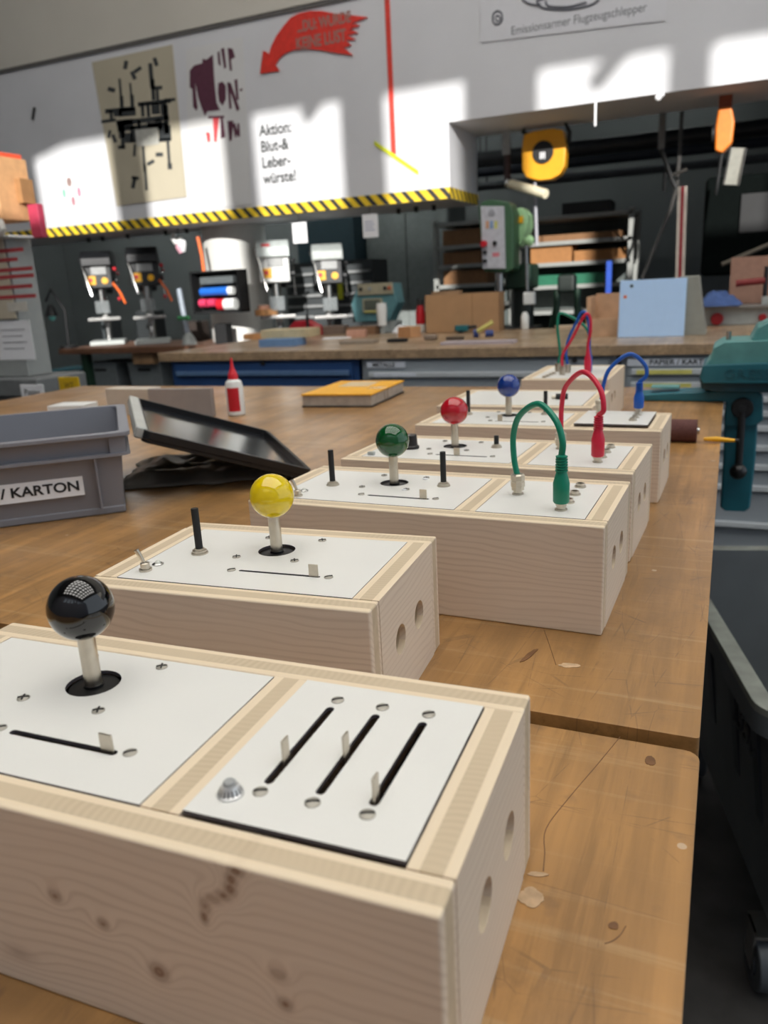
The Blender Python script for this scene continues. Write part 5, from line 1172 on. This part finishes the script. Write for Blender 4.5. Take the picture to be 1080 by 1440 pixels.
# ------------------------------------------------------------------ left: grey cabinet on containers
cx0 = -2.72; YC = 2.62
ct = thing('storage_container', 'large dark grey lidded container with Papier and yellow labels at the left', 'container', (-3.10, YC, 0))
cg_m = mat('container_grey', (98, 100, 102), .5, var=.06)
CX = aty(118, 545, YC + .25).x + 3.10
MB().frustum((-.50, CX - .05, .03, .24), (-.56, CX - .01, 0, .26), 0, .80).build('body', cg_m, ct, bevel=.01)
MB().box(-.58, CX, -.02, .28, .80, .885).build('lid', mat('container_lid', (112, 115, 116), .45), ct, bevel=.012)
a = aty(45, 552, YC - .03); l1 = MB().box(-.07, .07, -.004, 0, -.035, .035).build('paper_label', paper, ct, loc=(a.x + 3.10, -.024, a.z), bevel=.002)
text('label_text', 'Papier', .038, ink, l1, (0, -.0048, 0))
a = aty(97, 542, YC - .03); l2 = MB().box(-.058, .058, -.006, 0, -.036, .036).build('yellow_label', mat('label_yellow', (214, 176, 30), .5), ct, loc=(a.x + 3.10, -.024, a.z), bevel=.002)
text('label_text', 'WT', .034, mat('label_brown', (120, 92, 30), .6), l2, (0, -.0068, 0))
gc = thing('grey_cabinet', 'grey sheet steel cupboard with posters standing on the big container', 'cabinet', (-3.18, YC + .06, .886))
xr0 = aty(75, 530, YC + .20).x + 3.18; xr1 = aty(50, 330, YC + .06).x + 3.18
MB().add([(-.45, 0, 0), (xr0, 0, 0), (xr0, .14, 0), (-.45, .14, 0), (-.45, 0, .60), (xr0, 0, .60), (xr0, .14, .60), (-.45, .14, .60)], [(3, 2, 1, 0), (4, 5, 6, 7), (0, 1, 5, 4), (1, 2, 6, 5), (2, 3, 7, 6), (3, 0, 4, 7)]).build('body', mat('cupboard_grey', (152, 156, 154), .5, var=.04), gc, bevel=.004)
a = aty(20, 480, YC + .05); MB().box(-.12, .105, -.002, 0, -.085, .09).build('paper_notice', paper, gc, loc=(a.x + 3.18, -.001, a.z - .885))
for k in range(4): MB().box(-.08, .07 - .02 * (k % 2), -.001, 0, -.002, .002).build('print_line', mat('faint_ink', (150, 150, 156), .7), gc, loc=(a.x + 3.18, -.0035, a.z - .885 + .05 - .028 * k))
# beige poster in front of the cupboard with red lines
pb = thing('red_text_poster', 'beige poster with red lines of text fixed to the grey cupboard', 'poster', (-3.18, YC + .055, .885))
zA, zB_ = aty(30, 448, YC).z - .885, aty(25, 330, YC).z - .885; xR = min(xr0 - .01, aty(46, 440, YC).x + 3.18)
MB().box(-.40, xR, -.006, 0, zA, .60).build('sheet', mat('poster_beige', (186, 176, 156), .7, var=.05), pb, loc=(0, 0, 0), smooth=0)
rt = mat('poster_red_text', (168, 62, 66), .7)
for (py, x1) in ((350, 20), (364, 12), (377, 33), (387, 35), (402, 33), (416, 38)):
    a = aty(x1, py, YC); MB().box(-.36, a.x + 3.18, -.0075, -.006, -.008, .008).build('red_line', rt, pb, loc=(0, 0, a.z - .885))
a = aty(12, 432, YC); MB().box(-.06, .06, -.0075, -.006, -.02, .02).build('logo_patch', mat('logo_patch', (196, 192, 182), .7), pb, loc=(a.x + 3.18, 0, a.z - .885))
# white tray on cupboard, cardboard box above
zt_c = .885 + .60
tr = thing('plastic_tray', 'white translucent plastic tray lying slanted on the grey cupboard', 'tray', (-2.93, YC + .12, zt_c))
MB().box(-.30, .06, -.10, .06, .0, .010).build('base', white_pl, tr, bevel=.004)
MB().prism([(-.42, .045), (.03, .0), (.06, .03), (.05, .075), (-.42, .077)][::-1], [], -.13, -.10, M_xz).build('side', mat('tray_side', (206, 204, 196), .35), tr, bevel=.008)
cbx = thing('cardboard_box', 'orange brown cardboard box on top of the grey cupboard at the left edge', 'box', (-3.02, YC + .04, zt_c + .078))
xq = aty(40, 250, YC + .22).x + 3.02
MB().box(-.40, xq, 0, .18, 0, .255).build('body', mat('orange_cardboard', (214, 164, 116), .8), cbx, bevel=.002)
MB().box(-.39, xq - .01, .01, .17, .255, .275).build('orange_top', mat('orange_red_lid', (226, 88, 56), .6), cbx, bevel=.003)
MB().box(xq - .001, xq + .03, .10, .17, .07, .17).build('side_flap', mat('flap_brown', (160, 118, 76), .8), cbx, rot=(0, .0, 0))
a = aty(43, 270, YC + .16); t = MB().box(-.03, .03, 0, .035, 0, .14).build('pink_pack', mat('pink_pack', (178, 56, 84), .5), bevel=.004); t.location = (a.x, YC + .155, zt_c + .0005); tag(t, 'pink pack beside the orange brown cardboard box', 'pack')
# small black swivel lamp left of the drills
a = aty(72, 405, 5.3); t = thing('desk_lamp', 'black swivel desk lamp with turquoise glow at the left of the drill bench', 'lamp', (-5.0, 5.02, .845))
MB().cyl((0, 0, 0), (0, 0, .02), .07, n=20).build('base', matte_black, t); MB().tube([(0, 0, .02), (.02, 0, .30), (-.10, 0, .47), (-.17, 0, .38)], .010, 10).build('arm', matte_black, t)
MB().lathe([(.05, 0), (.03, .06), (.012, .09)], (-.13, 0, .26), 16).build('shade', matte_black, t); MB().sphere((-.13, 0, .25), .028, 14, 8).build('bulb', mat('turquoise_glass', (130, 220, 210), .2), t)

# ------------------------------------------------------------------ more small things around the machines
dz0 = ZB - .1
t = MB().cyl((0, 0, 0), (0, 0, .045), .085, n=32).build('wood_disc', mat('tan_disc', (206, 150, 98), .6, var=.2), bevel=.004); t.location = (-3.20, 5.22, dz0 + .2255); tag(t, 'round tan wood disc lying on the table of the white headed drill press', 'wood disc')
t = MB().cyl((0, 0, 0), (0, 0, .03), .045, n=24).build('wood_disc', mat('pinkish_disc', (222, 172, 146), .6), bevel=.003); t.location = (-3.21, 5.21, dz0 + .271); tag(t, 'small pinkish wood disc on top of the tan disc at the white headed drill press', 'wood disc')
bx('black_case', 'black upright case at the foot of the round column', 'case', (-3.52, 5.10, 0), .10, .10, .15, matte_black, .1, .8455)
bx('tan_block', 'tan block lying left of the white headed drill press behind the plywood', 'wood block', (-2.86, 4.50, 0), .13, .10, .035, mat('tan_disc', (206, 150, 98)), .2)
# tool shelf behind the black and grey drill press
t = thing('tool_rack', 'dark rack with pale tool strips behind the black and grey drill press', 'rack', (-3.05, 5.95, 0))
MB().box(-.38, .42, 0, .30, 0, 1.42).build('body', mat('rack_dark_grey', (62, 66, 68), .6), t)
for i in range(5): MB().box(-.36, .40, -.03, 0, .98 + i * .085, 1.0 + i * .085).build('tool_strip', mat('scale_grey', (150, 152, 152), .4), t)
MB().box(.12, .16, -.05, -.03, 1.12, 1.30).build('yellow_tool', mat('lime_tool', (214, 216, 50), .5), t)
# dark clutter behind the two left drill presses
for i, (x, w_, h_, c_, lb) in enumerate(((-5.10, .10, .20, (70, 76, 78), 'grey motor housing standing behind the leftmost drill press'), (-4.66, .20, .26, (46, 50, 52), 'dark toolbox standing between the two left drill presses'), (-4.12, .16, .16, (58, 50, 46), 'dark brown toolbox right of the drill press with the orange cable'))):
    o = MB().box(-w_ / 2, w_ / 2, 0, .16, 0, h_).build('toolbox' if i else 'motor_housing', mat('clutter_%d' % i, c_, .5), bevel=.012); o.location = (x, 5.585 if i != 2 else 5.5, .8455); tag(o, lb, 'toolbox' if i else 'housing')
t = thing('clamp_stand', 'light grey upright clamp with green grip between the drill bench and the rack', 'clamp', (-3.86, 5.12, .8455))
MB().cyl((0, 0, 0), (-.04, 0, .42), .020, n=14).build('bar', mat('bar_grey', (150, 160, 172), .4), t); MB().cyl((-.07, -.01, .20), (.03, -.01, .20), .016, n=12).build('grip', mat('grip_green', (70, 150, 96), .5), t); MB().lathe([(.06, 0), (.05, .04), (.02, .09)], (0, 0, 0), 16).build('foot', machine_grey, t)
# small black hooks under the beam
h0 = tag(MB().box(-.012, .012, -.012, .012, -.035, 0).build('beam_hook', matte_black, bevel=.003), 'small black hook under the hazard tape beam', 'hook', 'black hooks under the beam')
for i, px in enumerate((122, 142, 178, 232, 262, 560, 585, 610)):
    p = aty(px, 322 if px < 300 else 290, 5.3); o = h0 if i == 0 else h0.copy()
    if i: COL.objects.link(o)
    o.location = (p.x, 5.3, 1.7095)
